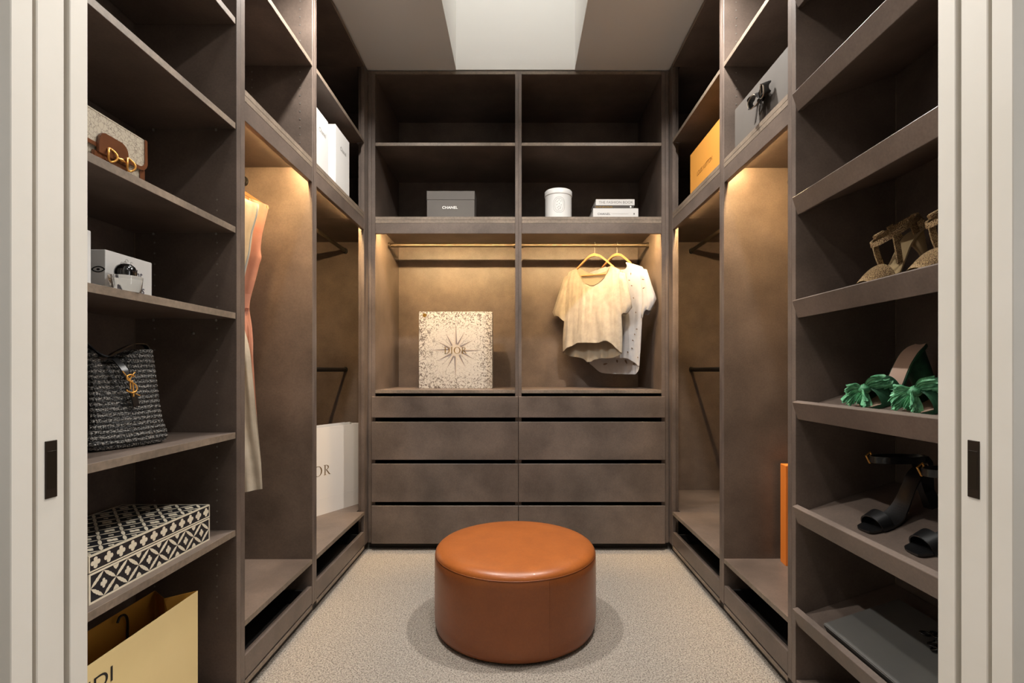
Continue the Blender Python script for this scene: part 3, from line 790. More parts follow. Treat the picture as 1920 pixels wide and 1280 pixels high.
# ------------------------------------------------------------------ left shelf: small flap bag
t = thing('shoulder_bag', 'small beige monogram shoulder bag with brown trim and gold horsebit', 'handbag', (-.885, 1.06, 1.4292))
def rrbox(bm, x0, x1, y0, y1, z0, z1, r, bev):
    bx(bm, x0, x1, y0, y1, z0, z1, bev)
bx_ = bmesh.new(); bx(bx_, -.048, .016, -.150, .100, 0, .098, .007); body = autosmooth(add('body', bx_, M['canvas'], t, local=True))
# flap: outline in (y, z) with rounded lower corners, curved over the top
def prism_x(bm, pts, x0, x1):
    a = [bm.verts.new((x0, y, z)) for y, z in pts]; b = [bm.verts.new((x1, y, z)) for y, z in pts]; n = len(pts)
    bm.faces.new(a); bm.faces.new(b[::-1])
    for i in range(n): bm.faces.new((a[i], a[(i+1) % n], b[(i+1) % n], b[i]))
    return bm
fo = [(-.155,.104),(-.155,.040)] + arc(-.130,.052,.025,.022,180,270,6) + arc(.082,.052,.025,.022,270,360,6) + [(.106,.104)]
fi = [(-.147,.104),(-.147,.042)] + arc(-.128,.054,.019,.016,180,270,6) + arc(.080,.054,.019,.016,270,360,6) + [(.0985,.104)]
bm = prism_x(bmesh.new(), fo, .0165, .0200); flap = add('flap', bm, M['canvas'], t, local=True)
bm = bmesh.new()
for k in range(len(fo)-1):
    q = [fo[k], fo[k+1], fi[k+1], fi[k]]
    prism_x(bm, q, .0198, .0222)
add('flap_trim', bm, M['brown_leather'], flap, local=True, label='chestnut leather border')
bm = bmesh.new(); bx(bm, -.050, .0205, -.155, .106, .099, .105, .002); add('flap_top', bm, M['canvas'], flap, local=True)
bm = bmesh.new(); bx(bm, -.046, .018, .1005, .1045, .0, .06, .001); bx(bm, .0165, .0185, .088, .1005, 0, .036, .0005); add('side_trim', bm, M['brown_leather'], t, local=True)
tab = [(-.036,.018),(-.034,.040)] + arc(-.018,.044,.016,.020,170,90,5) + arc(.026,.044,.018,.020,90,10,5) + [(.046,.018)]
bm = prism_x(bmesh.new(), tab, .0215, .0275); bmesh.ops.bevel(bm, geom=bm.edges[:], offset=.0012, segments=2, affect='EDGES'); tb = autosmooth(add('tab', bm, M['brown_leather'], t, local=True))
bm = bmesh.new(); bx(bm, .018, .0245, -.045, .045, .002, .021, .003); add('strap_band', bm, M['brown_leather'], t, local=True)
bm = bmesh.new()
for yy in (-.006, .044):
    tube(bm, [(.030+.003*math.cos(q*2), yy+.0115*math.cos(q), .024+.0135*math.sin(q)) for q in [2*PI*i/20 for i in range(21)]], .0022, 8, cap=False)
tube(bm, [(.030,.005,.025),(.031,.014,.0245),(.031,.019,.024),(.031,.024,.024),(.030,.033,.023)], [.0016,.002,.0042,.002,.0016], 8)
add('horsebit', bm, M['gold'], t, local=True, smooth=True, label='gold metal horsebit')

# ------------------------------------------------------------------ left shelf: perfume and white boxes
t = carton('fragrance_box', 'tall plain white box beside the door jamb on the left shelf', 'box', -.872, -.95, .925, 1.023, 1.1732, .112, M['white_card'])
t = carton('fragrance_box', 'white box with black script lettering behind the perfume bottle', 'box', -.900, -.975, 1.092, 1.231, 1.1732, .0915, M['white_card'])
f = X_frame(-1, -.900, 1.195, 1.230)
text('lettering', 'Light.', X_frame(-1, -.900, 1.178, 1.223), .050, .030, M['blueprint'], t, slant=.12)
text('lettering', 'Mists', X_frame(-1, -.900, 1.178, 1.193), .056, .020, M['blueprint'], t, slant=.12)
bm = bmesh.new(); fr = X_frame(-1, -.900, 1.155, 1.2475)
for cx_, cy_, rr in ((-.004, .004, .0045), (.010, .002, .003), (-.018, -.004, .0035), (-.010,.0,.0025)):
    tube(bm, [fr.p(cx_+rr*math.cos(q)*(1-.04*q), cy_+rr*math.sin(q)*(1-.04*q), .0007) for q in [i*.5 for i in range(11)]], .00035, 4)
add('flourish_print', bm, M['greyprint'], t, kind='stuff')
fr = Frame((-.945, 1.092, 1.1732+.045), (1,0,0), (0,0,1))
eye = ringpoly(arc(0.03,-.004,.018,.014,30,150,10)+arc(0.03,.010,.018,-.014,150,30,10)[::1], arc(.03,-.004,.015,.0115,30,150,10)+arc(.03,.010,.015,-.0115,150,30,10))
flat('emblem', eye + [arc(.03,.003,.004,.0025,0,360,12)[:-1]], fr, M['blackprint'], t)
t = thing('perfume_bottle', 'clear glass perfume bottle with shiny black domed cap', 'bottle', (-.868, 1.108, 1.1732))
bm = bmesh.new(); lathe(bm, [(0,0),(.0275,0),(.0285,.002),(.0315,.032),(.0315,.0345),(.012,.0350),(0,.035)], n=40); gb = autosmooth(add('bottle_body', bm, M['glass'], t, local=True))
bm = bmesh.new(); lathe(bm, [(0,.036),(.0200,.036),(.0210,.042),(.0205,.048),(.0175,.056),(.012,.061),(.005,.0632),(0,.0635)], n=40); autosmooth(add('cap', bm, M['chain'], t, local=True))

# ------------------------------------------------------------------ left shelf: crochet tote
YAW = math.radians(15.3)
# local: x = out towards the aisle, y = along the bag width (far end positive), z up
Mx = Matrix.Translation((-.9115, 1.1985, .8172)) @ Matrix.Rotation(-YAW, 4, 'Z')
t = thing('tote_bag', 'black woven raffia tote bag with gold monogram and leather strap', 'handbag', M=Mx)
NU, NV = 110, 110
def tote(u, v, dep=0):
    """u 0..1 across the width, v 0..1 up"""
    hw = .0860 - .0095*v + .010*math.exp(-((v-.10)/.12)**2)
    if v < .06: hw -= .012*(1-v/.06)**2
    y = -hw + 2*hw*u
    dip = .036*math.exp(-((u-.36)/.24)**2)
    z = v*(.238 - dip)
    bulge = .012*math.sin(PI*u)*(1-v)**.6
    x = -.012 - .030*v + bulge - dep
    edge = min(u, 1-u)
    if edge < .06: x -= .010*(1-edge/.06)**2
    if v < .08: x -= .010*(1-v/.08)**2
    x -= .030*math.exp(-((u-.36)/.2)**2)*v**3
    return Vector((x, y, z))
def grid(bm, fn, nu, nv):
    V = [[bm.verts.new(fn(i/nu, j/nv)) for i in range(nu+1)] for j in range(nv+1)]
    for j in range(nv):
        for i in range(nu): bm.faces.new((V[j][i], V[j][i+1], V[j+1][i+1], V[j+1][i]))
    return V
rnd = [[random.random() for _ in range(200)] for _ in range(200)]
def knit(u, v):
    p = tote(u, v); row = v*19; ph = (row % 1)
    r1 = .0019*abs(math.sin(PI*row))**.6
    st = .0011*math.sin(2*PI*(u*36+ (.5 if int(row) % 2 else 0) + ph*.5))*abs(math.sin(PI*row))
    p.x += r1 + st + .0006*(rnd[int(u*99)][int(v*99)]-.5); p.z += .0006*math.sin(u*90)
    return p
bm = bmesh.new(); grid(bm, knit, 150, 150)
add('front_face', bm, M['crochet'], t, local=True, smooth=True)
bm = bmesh.new(); grid(bm, lambda u, v: tote(u, v) - Vector((.090-.055*v, 0, 0)), 24, 24); add('back_face', bm, M['crochet'], t, local=True, smooth=True)
for uu in (0, 1):
    bm = bmesh.new(); grid(bm, lambda a, v: tote(uu, v) - Vector(((.090-.055*v)*a, (.008*math.sin(PI*a))*(1 if uu else -1)*-1, 0)), 8, 24)
    add('side_gusset', bm, M['black_leather'], t, local=True, smooth=True)
bm = bmesh.new(); grid(bm, lambda u, a: tote(u, 0) - Vector((.090*a, 0, -.0005)), 20, 4); add('bottom', bm, M['black_leather'], t, local=True)
# strap over the top
bm = bmesh.new()
sp_ = cat([(-.055, .074, .225), (-.053, .060, .248), (-.050, .025, .247), (-.048, -.015, .228), (-.046, -.038, .216), (-.058, -.060, .232), (-.066, -.078, .262), (-.07, -.084, .29)], 6)
ribbon(bm, sp_, (1, 0, .1), .014, .003); st_ = autosmooth(add('strap', bm, M['black_leather'], t, local=True))
bm = bmesh.new()
tp = cat([(-.052, -.030, .214), (-.044, -.020, .211), (-.031, -.016, .197), (-.023, -.012, .184), (-.019, -.011, .172)], 6)
ribbon(bm, tp, (0, 1, .15), .015, .003); cl = autosmooth(add('closure_tab', bm, M['black_leather'], t, local=True))
bm = bmesh.new(); ribbon(bm, [(-.012,-.003,.134),(-.009,0,.118),(-.006,.003,.098)], (0,1,-.2), .0165, .003); bmesh.ops.bevel(bm, geom=bm.edges[:], offset=.001, segments=2, affect='EDGES')
add('leather_tag', bm, M['black_leather'], t, local=True)
# gold interlaced monogram Y S L on the closure
bm = bmesh.new()
def G(pts, r=.0013, dx=0):
    k = .00122
    tube(bm, cat([(-.0105+dx-(y-22)*k*.20, -.0075+(x-16)*k*1.0, .153+(y-22)*k*1.0) for x, y in pts], 6), [r*1.15]*((len(pts)-1)*6+1), 6)
G([(4,46),(9,38),(14,31),(16,24)], .0013); G([(28,44),(22,38),(16,30)], .0013); G([(16,31),(15,20),(14,10)], .0015)   # Y
G([(24,35),(18,39),(10,36),(10,29),(18,24),(25,17),(24,8),(16,4),(7,7),(5,10)], .0017, .0022)                       # S
G([(19,28),(19,14),(18,2),(17,-4)], .0015, .001); G([(22,2),(27,-1),(30,-2)], .0012, .001)                                 # L
add('monogram', bm, M['gold'], t, local=True, smooth=True, label='gold interlaced letter monogram')

# ------------------------------------------------------------------ left shelf: bone inlay box
L0, L1 = 1.0100, 1.4055; X0, X1 = -.866, -1.110; ZI = .5267
t = thing('inlay_box', 'black and white bone inlay box on the lower left shelf', 'box', ((X0+X1)/2, (L0+L1)/2, ZI))
bs = box('box_base', X0, X1, L0, L1, 0+ZI, ZI+.0625, M['ink'], t, .0006)
ld = box('lid', X0, X1, L0, L1, ZI+.0645, ZI+.0985, M['ink'], t, .0006)
box('lid_reveal', X0-.003, X1+.003, L0+.003, L1-.003, ZI+.0620, ZI+.0650, M['black'], t, 0)
def quat(cx, cy, r, sy=1):
    out = []
    for k in range(24):
        a = 2*PI*k/24
        rr = r*(.55+.45*abs(math.cos(2*a))**.7)
        out.append((cx+rr*math.cos(a), cy+sy*rr*math.sin(a)))
    return out
def leaf(x0, y0, x1, y1, w_):
    dx_, dy_ = x1-x0, y1-y0; n_ = math.hypot(dx_, dy_); px_, py_ = -dy_/n_, dx_/n_
    L = [(0,0),(.18,.55),(.30,.85),(.42,.75),(.5,1),(.58,.75),(.70,.85),(.82,.55),(1,0)]
    up = [(x0+dx_*a+px_*b*w_, y0+dy_*a+py_*b*w_) for a, b in L]
    dn = [(x0+dx_*a-px_*b*w_, y0+dy_*a-py_*b*w_) for a, b in L[1:-1]][::-1]
    return up+dn
def border(x0, x1, y0, y1, w_):
    return [rect(x0,x1,y0,y0+w_), rect(x0,x1,y1-w_,y1), rect(x0,x0+w_,y0+w_,y1-w_), rect(x1-w_,x1,y0+w_,y1-w_)]
def lid_band(ln, n):
    P = border(-ln/2, ln/2, 0, .034, .0028)
    st_ = ln/n
    for i in range(n): P.append(quat(-ln/2+st_*(i+.5), .0170, .0118))
    return P
def base_band(ln, n):
    h = .0625; P = border(-ln/2, ln/2, 0, h, .0042)
    a, b = -ln/2+.0045, ln/2-.0045; s_ = (b-a)/n; m0, m1 = .0050, h-.0050; mm = h/2
    for i in range(n):
        x = a+i*s_; c = x+s_/2
        P += [leaf(x, mm, c, m1, .0042), leaf(c, m1, x+s_, mm, .0042), leaf(x, mm, c, m0, .0042), leaf(c, m0, x+s_, mm, .0042)]
        P.append(quat(c, mm, .0085, 1.2))
        for yy, sg in ((m0, 1), (m1, -1)):
            if i: P.append([(x-.008, yy), (x+.008, yy), (x+.005, yy+sg*.006), (x, yy+sg*.010), (x-.005, yy+sg*.006)])
    return P
cy_ = (L0+L1)/2; fr = Frame((X0, cy_, ZI+.0645), (0,1,0), (0,0,1)); fr.n = Vector((1,0,0))
flat('inlay', lid_band(L1-L0, 12), fr, M['bone'], ld, .0002, .0004, kind='stuff')
fr2 = Frame((X0, cy_, ZI), (0,1,0), (0,0,1)); flat('inlay', base_band(L1-L0, 6), fr2, M['bone'], bs, .0002, .0004, kind='stuff')
ln = abs(X1-X0); cx_ = (X0+X1)/2
fr3 = Frame((cx_, L0, ZI+.0645), (1,0,0), (0,0,1)); flat('inlay', lid_band(ln, 7), fr3, M['bone'], ld, .0002, .0004, kind='stuff')
fr4 = Frame((cx_, L0, ZI), (1,0,0), (0,0,1)); flat('inlay', base_band(ln, 4), fr4, M['bone'], bs, .0002, .0004, kind='stuff')
# lid top: lattice of long leaves, bars and quatrefoils
fr5 = Frame((cx_, cy_, ZI+.0985), (0,1,0), (-1,0,0)); P = border(-(L1-L0)/2, (L1-L0)/2, -ln/2, ln/2, .0035)
nx, ny = 6, 4; sx_ = (L1-L0-.008)/nx; sy_ = (ln-.008)/ny
for i in range(nx):
    for j in range(ny):
        x = -(L1-L0)/2+.004+i*sx_; y = -ln/2+.004+j*sy_; c, d = x+sx_/2, y+sy_/2
        P += [leaf(x, d, c, y+sy_, .004), leaf(c, y+sy_, x+sx_, d, .004), leaf(x, d, c, y, .004), leaf(c, y, x+sx_, d, .004)]
        P.append(quat(c, d, .0115)); 
        P.append(quat(x+(0 if i else .006), y+(0 if j else .006), .006))
flat('inlay', P, fr5, M['bone'], ld, .0002, .0004, kind='stuff')

# ------------------------------------------------------------------ hanging clothes
def interp(tab, v):
    if v <= tab[0][0]: return tab[0][1]
    for (a, x), (b, y) in zip(tab, tab[1:]):
        if v <= b:
            q = (v-a)/(b-a); return x+(y-x)*q
    return tab[-1][1]
def sm(tab, v):
    # smoothed
    d = .5
    return (interp(tab, v-6)+2*interp(tab, v-2)+2*interp(tab, v+2)+interp(tab, v+6))/6
def s2(tab, u):
    return sum(interp(tab, min(1, max(0, u+d)))*w_ for d, w_ in ((-.045,1),(-.03,2),(-.015,3),(0,4),(.015,3),(.03,2),(.045,1)))/16
class Sheet:
    """garment drawing coordinates (photo millimetre-like units) to a vertical plane at depth Y, turned by yaw about its hanger"""
    def __init__(s, Y, cx, yaw=0):
        s.Y = Y; s.cx = (cx-972)*Y/940; s.s, s.c = math.sin(yaw), math.cos(yaw)
    def p(s, x, y, z=0):
        a = (x-972)/940; Y = (s.cx*s.s+s.Y*s.c)/(a*s.s+s.c)
        return Vector((a*Y-z*s.s, Y-z*s.c, 1+(695-y)*Y/940))
def panel(sh, Lt, Rt, top, bot, zf, nu=60, nv=60):
    bm = bmesh.new()
    def fn(u, v):
        yt = s2(top, u); yb = s2(bot, u); y = yt+(yb-yt)*v
        x = sm(Lt, y)*(1-u)+sm(Rt, y)*u
        return sh.p(x, y, zf(u, v))
    grid(bm, fn, nu, nv); return bm
def sleeve(sh, rings, dmul=1, n=28, rip=.0015):
    out = []
    for (ax, ay), (bx2, by2), d, w_ in rings:
        r = []
        for k in range(n):
            a = 2*PI*k/n; c = math.cos(a); m_ = (ax+bx2)/2, (ay+by2)/2
            x = m_[0]+(ax-bx2)/2*c; y = m_[1]+(ay-by2)/2*c + w_*math.sin(a*3)
            r.append(sh.p(x, y, math.sin(a)*d*.62+.0018*math.sin(a*7)+.004))
        out.append(r)
    return loft(bmesh.new(), out, cap=False)
def hanger(label, sh, x, y_hook, apex, lt, rt, bar, group, m=None):
    """wooden hanger: hook on the rail, two curved arms, cross bar"""
    o = sh.p(x, apex)
    t = thing('clothes_hanger', label, 'hanger', o, group=group)
    bm = bmesh.new()
    for e in (lt, rt):
        pts = cat([sh.p(x, apex+4), sh.p(x+(e[0]-x)*.35, apex+(e[1]-apex)*.30), sh.p(*e)], 6)
        rg = []
        for i, p in enumerate(pts):
            q = i/(len(pts)-1); h = .017*(1-q)+.009*q; d = .006
            nz = sh.p(0,0,1)-sh.p(0,0,0)
            rg.append([p+Vector((0,0,h/2))-nz*d, p+Vector((0,0,h/2))+nz*d, p-Vector((0,0,h/2))+nz*d, p-Vector((0,0,h/2))-nz*d])
        loft(bm, rg)
    autosmooth(add('arm', bm, m or M['wood'], t))
    bm = bmesh.new(); tube(bm, [sh.p(*bar[0]), sh.p(*bar[1])], .0045, 8); add('cross_bar', bm, M['wood'], t)
    bm = bmesh.new(); R = .0125
    top = o+Vector((0,0,.0)); rz = y_hook
    c = Vector((o.x, o.y, rz))
    pts = [o+Vector((0,0,.006)), Vector((o.x, o.y, rz-.035))]
    nx = (sh.p(1,0)-sh.p(0,0)).normalized(); ny_ = Vector((-nx.y, nx.x, 0))
    return t, bm, c
def hook(bm, start, c, dirv, R=.0185):
    """wire from the hanger up around the rail centre c in the plane of dirv"""
    d = Vector(dirv).normalized()
    pts = [start]
    base = c - Vector((0,0,R+.012))
    pts.append(Vector((start.x, start.y, base.z-.004)))
    for a in [-90, -60, -20, 20, 60, 90, 120, 150, 185]:
        a = math.radians(a); pts.append(c + d*math.cos(a)*R + Vector((0,0,math.sin(a)*R)))
    return tube(bm, cat(pts, 3), .0013, 6)

# blouses on the back right rail (rail centre y=3.078, z=1.771)
# 1: cream linen blouse
sh = Sheet(3.078, 1115, math.radians(42))
t = thing('blouse', 'cream linen short sleeve blouse with scoop neck and curved hem', 'blouse', sh.p(1115, 662))
from mathutils import noise as mnoise
def fold(a, f, ph):
    def g(u, v):
        w1 = mnoise.noise(Vector((u*f*.32+ph, v*1.1, ph*3.1))); w2 = mnoise.noise(Vector((u*f*.75+ph*5, v*1.8, ph)))
        w3 = mnoise.noise(Vector((u*14+ph, v*9, ph*2)))
        return a*(1.7*w1+.9*w2)*(.25+.75*v) + .0022*w3
    return g
Lt = [(500,1074),(512,1066),(530,1063),(545,1063),(593,1059.5),(637,1056),(672,1056)]
Rt = [(497,1158),(505,1164),(530,1165),(562,1165.5),(615,1168),(640,1168),(665,1167)]
top = [(0,511),(.10,506),(.16,503.5),(.22,514),(.30,525),(.40,533),(.5,536.5),(.60,533),(.70,524),(.78,510),(.84,498),(.92,501),(1,506)]
bot = [(0,660),(.06,655),(.15,650),(.28,643),(.42,642.5),(.62,643),(.78,638),(.86,645),(.94,655),(1,662)]
f1 = fold(.0085, 26, .4)
zf = lambda u, v: .030*max(0, math.sin(PI*u))**.6*(.5+.5*v) + f1(u, v) + .0012*math.sin(u*95)*(v < .35)*(.35-v)*2*(abs(u-.5) > .22) + .008
add('front_panel', panel(sh, Lt, Rt, top, bot, zf, 110, 70), M['linen'], t, smooth=True)
top2 = [(0,511),(.16,502),(.3,509),(.5,514),(.7,508),(.84,496),(1,506)]
bot2 = [(0,662),(.06,667),(.2,669),(.3,671),(.38,678),(.44,679),(.50,674),(.62,671),(.80,671),(.92,667),(1,662)]
f2 = fold(.012, 22, 1.4)
zb = lambda u, v: -.022*max(0, math.sin(PI*u))**.6*(.5+.5*v) + f2(u, v)*v
add('back_panel', panel(sh, Lt, Rt, top2, bot2, zb, 80, 60), M['linen_in'], t, smooth=True)
add('sleeve', sleeve(sh, [((1068,514),(1064,548),.020,0), ((1059,520),(1063,560),.026,0), ((1049,550),(1062,576),.030,0), ((1041,575),(1061.5,585),.034,1), ((1037.5,584),(1061.5,589),.036,2), ((1040,590),(1061,601),.030,2)]), M['linen'], t, smooth=True)
add('sleeve', sleeve(sh, [((1163,510),(1165,548),.020,0), ((1172,512),(1165,555),.026,0), ((1179,540),(1165,568),.030,0), ((1184,565),(1165,573),.033,1), ((1185.5,577),(1164.5,577),.034,1.5), ((1178,586),(1166,590),.026,1)]), M['linen'], t, smooth=True)
bm = bmesh.new()
npts = [(u, s2(top, u)) for u in [i/40 for i in range(6, 35)]]
tube(bm, [sh.p(sm(Lt, y)*(1-u)+sm(Rt, y)*u, y, zf(u, 0)+.002) for u, y in npts], .0013, 6); add('neck_binding', bm, M['linen_in'], t, smooth=True)
th_, bmh, c = hanger('beech hanger holding the cream linen blouse', sh, 1115, 1.771, 473, (1081,505), (1152,501), ((1089,517),(1143,513)), 'beech hangers on the back rail')
hook(bmh, sh.p(1115, 475), Vector((sh.p(1115,0).x, 3.078, 1.771)), (0, 1, 0)); add('hook', bmh, M['pin'], th_, smooth=True)
# 2: white broderie blouse, further back and to the right
sh = Sheet(3.078, 1157, math.radians(50))
t = thing('blouse', 'white cotton blouse with leaf cut-outs and scalloped sleeves behind the cream blouse', 'blouse', sh.p(1157, 690))
Lt = [(490,1128),(512,1103),(560,1108),(640,1106),(680,1104),(690,1107),(702,1114)]
Rt = [(488,1180),(498,1206),(520,1208),(549,1208),(593,1204.5),(640,1202),(680,1199.5),(705,1197)]
top = [(0,514),(.15,505),(.27,499),(.36,512),(.46,522),(.55,522),(.64,513),(.70,500),(.76,491),(.88,494),(1,500)]
bot = [(0,678),(.15,677),(.35,674),(.55,671),(.78,671),(.90,678),(1,687)]
f3 = fold(.007, 20, .9)
zf = lambda u, v: .032*max(0, math.sin(PI*u))**.6*(.5+.5*v) + f3(u, v)
add('front_panel', panel(sh, Lt, Rt, top, bot, zf, 90, 60), M['broderie'], t, smooth=True)
top2 = [(0,514),(.27,498),(.4,505),(.6,505),(.74,491),(1,500)]
bot2 = [(0,680),(.05,690),(.12,698),(.25,700),(.5,701),(.9,701.5),(.96,700),(1,690)]
zb = lambda u, v: -.026*max(0, math.sin(PI*u))**.6*(.5+.5*v) + f2(u, v)*.5*v
add('back_panel', panel(sh, Lt, Rt, top2, bot2, zb, 60, 50), M['broderie'], t, smooth=True)
add('sleeve', sleeve(sh, [((1203,503),(1206,545),.020,0), ((1213,505),(1207,552),.026,0), ((1221,530),(1206,570),.030,0), ((1228,551),(1204,588),.034,2), ((1231,562),(1204,594),.034,4), ((1222,577),(1206,594),.026,4)]), M['broderie'], t, smooth=True)
add('sleeve', sleeve(sh, [((1120,506),(1106,545),.020,0), ((1104,512),(1106,552),.024,0), ((1098,530),(1107,565),.026,0), ((1092,560),(1107,580),.028,1)]), M['broderie'], t, smooth=True)
def leafpoly(cx, cy, ln, w_, a):
    ca, sa = math.cos(a), math.sin(a); P = []
    for k in range(12):
        q = 2*PI*k/12; x = ln*math.cos(q); y = w_*math.sin(q)*(1-.4*math.cos(q)); P.append((cx+x*ca-y*sa, cy+x*sa+y*ca))
    return P
bm = bmesh.new()
def stick(px_, py_, ln, w_, a, z):
    bm.faces.new([bm.verts.new(sh.p(x, y, z)) for x, y in leafpoly(px_, py_, ln, w_, a)])
for (px_, py_, ln, a) in ((1186,514,3,1.6),(1184,526,2.4,.2),(1188,536,2,.1),(1213,525,3.2,.1),(1214,541,3,-.5),(1191,559,2,.9),(1197,617,2.4,.2),(1193,627,2,1.2),(1190,638,2.2,.6),(1189,653,2.2,.3),(1182,660,2.4,1),(1198,670,2,1.5),(1183,570,1.8,.5),(1195,586,1.8,1.2)):
    U = (px_-sm(Lt, py_))/(sm(Rt, py_)-sm(Lt, py_)); V = (py_-500)/175
    z = zf(min(U, 1), max(V, 0))+.005 if U < .98 else .036
    stick(px_, py_, ln*.8, 1.0, a, z)
for (px_, py_, ln, a) in ((1132,682,4.2,-.25),(1154,677,3,1.4),(1170,678,4.5,1.1),(1189,681,4.5,-.4)):
    U = (px_-sm(Lt, py_))/(sm(Rt, py_)-sm(Lt, py_)); V = (py_-503)/198
    stick(px_, py_, ln, 1.6, a, zb(U, V)+.004)
add('leaf_cutout', bm, mat('grey_cutout', (110,92,78), .8), t, kind='stuff')
th_, bmh, c = hanger('beech hanger holding the white leaf cut-out blouse', sh, 1157, 1.771, 473, (1129,502), (1183,493), ((1136,514),(1176,510)), 'beech hangers on the back rail')
hook(bmh, sh.p(1157, 475), Vector((sh.p(1157,0).x, 3.078, 1.771)), (0, 1, 0)); add('hook', bmh, M['pin'], th_, smooth=True)

# left section garments (rail at x=-1.112, z=1.7715), half hidden by the post
def mirror_tab(tab, c): return [(y, 2*c-x) for y, x in tab]
# ecru dress in front
sh = Sheet(1.80, 391); c0 = 391; k = 1.80/1.82
hwid = [(352,50),(375,88),(382,96),(405,92),(435,83),(475,78),(495,73),(522,67),(560,60),(600,62),(640,74),(661,78),(700,82),(739,86),(800,91),(867,98),(917,101),(930,101)]
Rt = [(y, c0+h) for y, h in hwid]; Lt = [(y, c0-h) for y, h in hwid]
t = thing('dress', 'long ecru cotton dress hanging nearest in the left wardrobe section', 'dress', sh.p(c0, 920))
top = [(0,383),(.15,368),(.34,357),(.42,372),(.5,378),(.58,372),(.66,357),(.85,368),(1,383)]
bot = [(0,917),(.3,926),(.5,928),(.7,925),(1,916)]
f4 = fold(.010, 24, .3)
zfd = lambda u, v: .028*max(0, math.sin(PI*u))**.6 + f4(u, v)*1.2
add('front_panel', panel(sh, Lt, Rt, top, bot, zfd, 90, 110), M['cream_dress'], t, smooth=True)
add('back_panel', panel(sh, Lt, Rt, [(0,383),(.34,356),(.5,362),(.66,356),(1,383)], bot, lambda u, v: -.018*max(0, math.sin(PI*u))**.6 + f4(u, v)*.6, 40, 60), M['cream_dress'], t, smooth=True)
bm = bmesh.new(); tube(bm, [sh.p(sm(Rt, y)-1.5, y, .004) for y in range(386, 530, 6)], .0020, 6); add('armhole_piping', bm, M['bluehem'], t, smooth=True, label='pale blue piping along the armhole')
th_, bmh, c = hanger('beech hanger holding the long ecru dress', sh, c0, 1.7715, 333, (c0-78,372), (c0+78,374), ((c0-60,386),(c0+60,386)), 'beech hangers in the left section')
hook(bmh, sh.p(c0, 335), Vector((-1.112, 1.80, 1.7715)), (1, 0, 0)); add('hook', bmh, M['pin'], th_, smooth=True)
# peach jumpsuit behind
sh = Sheet(1.875, 414.5); c0 = 414.5
hwid = [(352,40),(380,88),(385,90),(392,89),(440,77),(466,74),(478,75),(484,77.5),(490,73),(530,63),(552,57),(566,54),(580,53),(612,58),(640,60),(671,60),(749,64.5),(800,67),(840,68)]
Rt = [(y, c0+h) for y, h in hwid]; Lt = [(y, c0-h) for y, h in hwid]
t = thing('jumpsuit', 'peach linen belted jumpsuit hanging behind the ecru dress', 'jumpsuit', sh.p(c0, 840))
top = [(0,388),(.15,372),(.34,350),(.5,372),(.66,350),(.85,372),(1,386)]
f5 = fold(.008, 22, 2.1)
add('front_panel', panel(sh, Lt, Rt, top, [(0,838),(1,838)], lambda u, v: .022*max(0, math.sin(PI*u))**.6 + f5(u, v), 70, 110), M['peach'], t, smooth=True)
add('back_panel', panel(sh, Lt, Rt, top, [(0,838),(1,838)], lambda u, v: -.016*max(0, math.sin(PI*u))**.6 + f5(u, v)*.5, 40, 60), M['peach'], t, smooth=True)
bm = panel(sh, [(y, 2*c0-x-2) for y, x in Rt], [(y, x+1.5) for y, x in Rt], [(0,553),(1,552)], [(0,580),(1,578)], lambda u, v: .030*max(0, math.sin(PI*u))**.5+.006, 30, 6)
blt = add('belt', bm, M['peach'], t, smooth=True)
bm = panel(sh, [(560,455),(650,464)], [(560,466),(580,469),(600,473),(614,476.5),(644,478.5)], [(0,578),(1,576)], [(0,632),(.5,644),(1,644)], lambda u, v: .042+.003*math.sin(u*9+v*4), 12, 20)
add('belt_tail', bm, M['peach'], blt, smooth=True)
th_, bmh, c = hanger('beech hanger holding the peach jumpsuit', sh, c0, 1.7715, 338, (c0-86,384), (c0+88,389), ((c0-60,396),(c0+60,396)), 'beech hangers in the left section')
hook(bmh, sh.p(c0, 340), Vector((-1.112, 1.875, 1.7715)), (1, 0, 0)); add('hook', bmh, M['pin'], th_, smooth=True)

# ------------------------------------------------------------------ shoes
def sole(bm, st, th):
    """st: (x, z, half width left, half width right, yoff)"""
    P = cat([(a, b, 0) for a, b, *_ in st], 6); Q = cat([(c_, d_, e_) for _, _, c_, d_, e_ in st], 6); rings = []
    for p, q in zip(P, Q):
        r = []
        for k in range(9):
            a = -1+2*k/8; hw_ = q.x if a < 0 else q.y; r.append((p.x, q.z+a*hw_, p.y+.0025*a*a))
        rr = r + [(x, y*.985, z-th) for x, y, z in r[::-1]]
        rings.append(rr)
    return loft(bm, rings)
def heel_loft(bm, st, lo, th):
    """first ring of lo is cut along the underside of the sole"""
    tab = [(a, b) for a, b, *_ in st]
    def zs(x):
        for (a, b), (c, d) in zip(tab, tab[1:]):
            if x <= c: return b+(d-b)*(x-a)/(c-a)
        return tab[-1][1]
    lo[0] = [(x, y, zs(x)-th+.001) for x, y, z in lo[0]]
    return loft(bm, lo)
def strap_arch(x, hw_, zt, base, n=14, lean=0):
    return [(x+lean*math.sin(PI*i/n), -hw_*math.cos(PI*i/n), base+(zt-base)*max(0, math.sin(PI*i/n))**.8) for i in range(n+1)]
def place(L, x, y, yaw=0):
    return shelf_frame(L) @ Matrix.Translation((x, y, 0)) @ Matrix.Rotation(yaw, 4, 'Z')

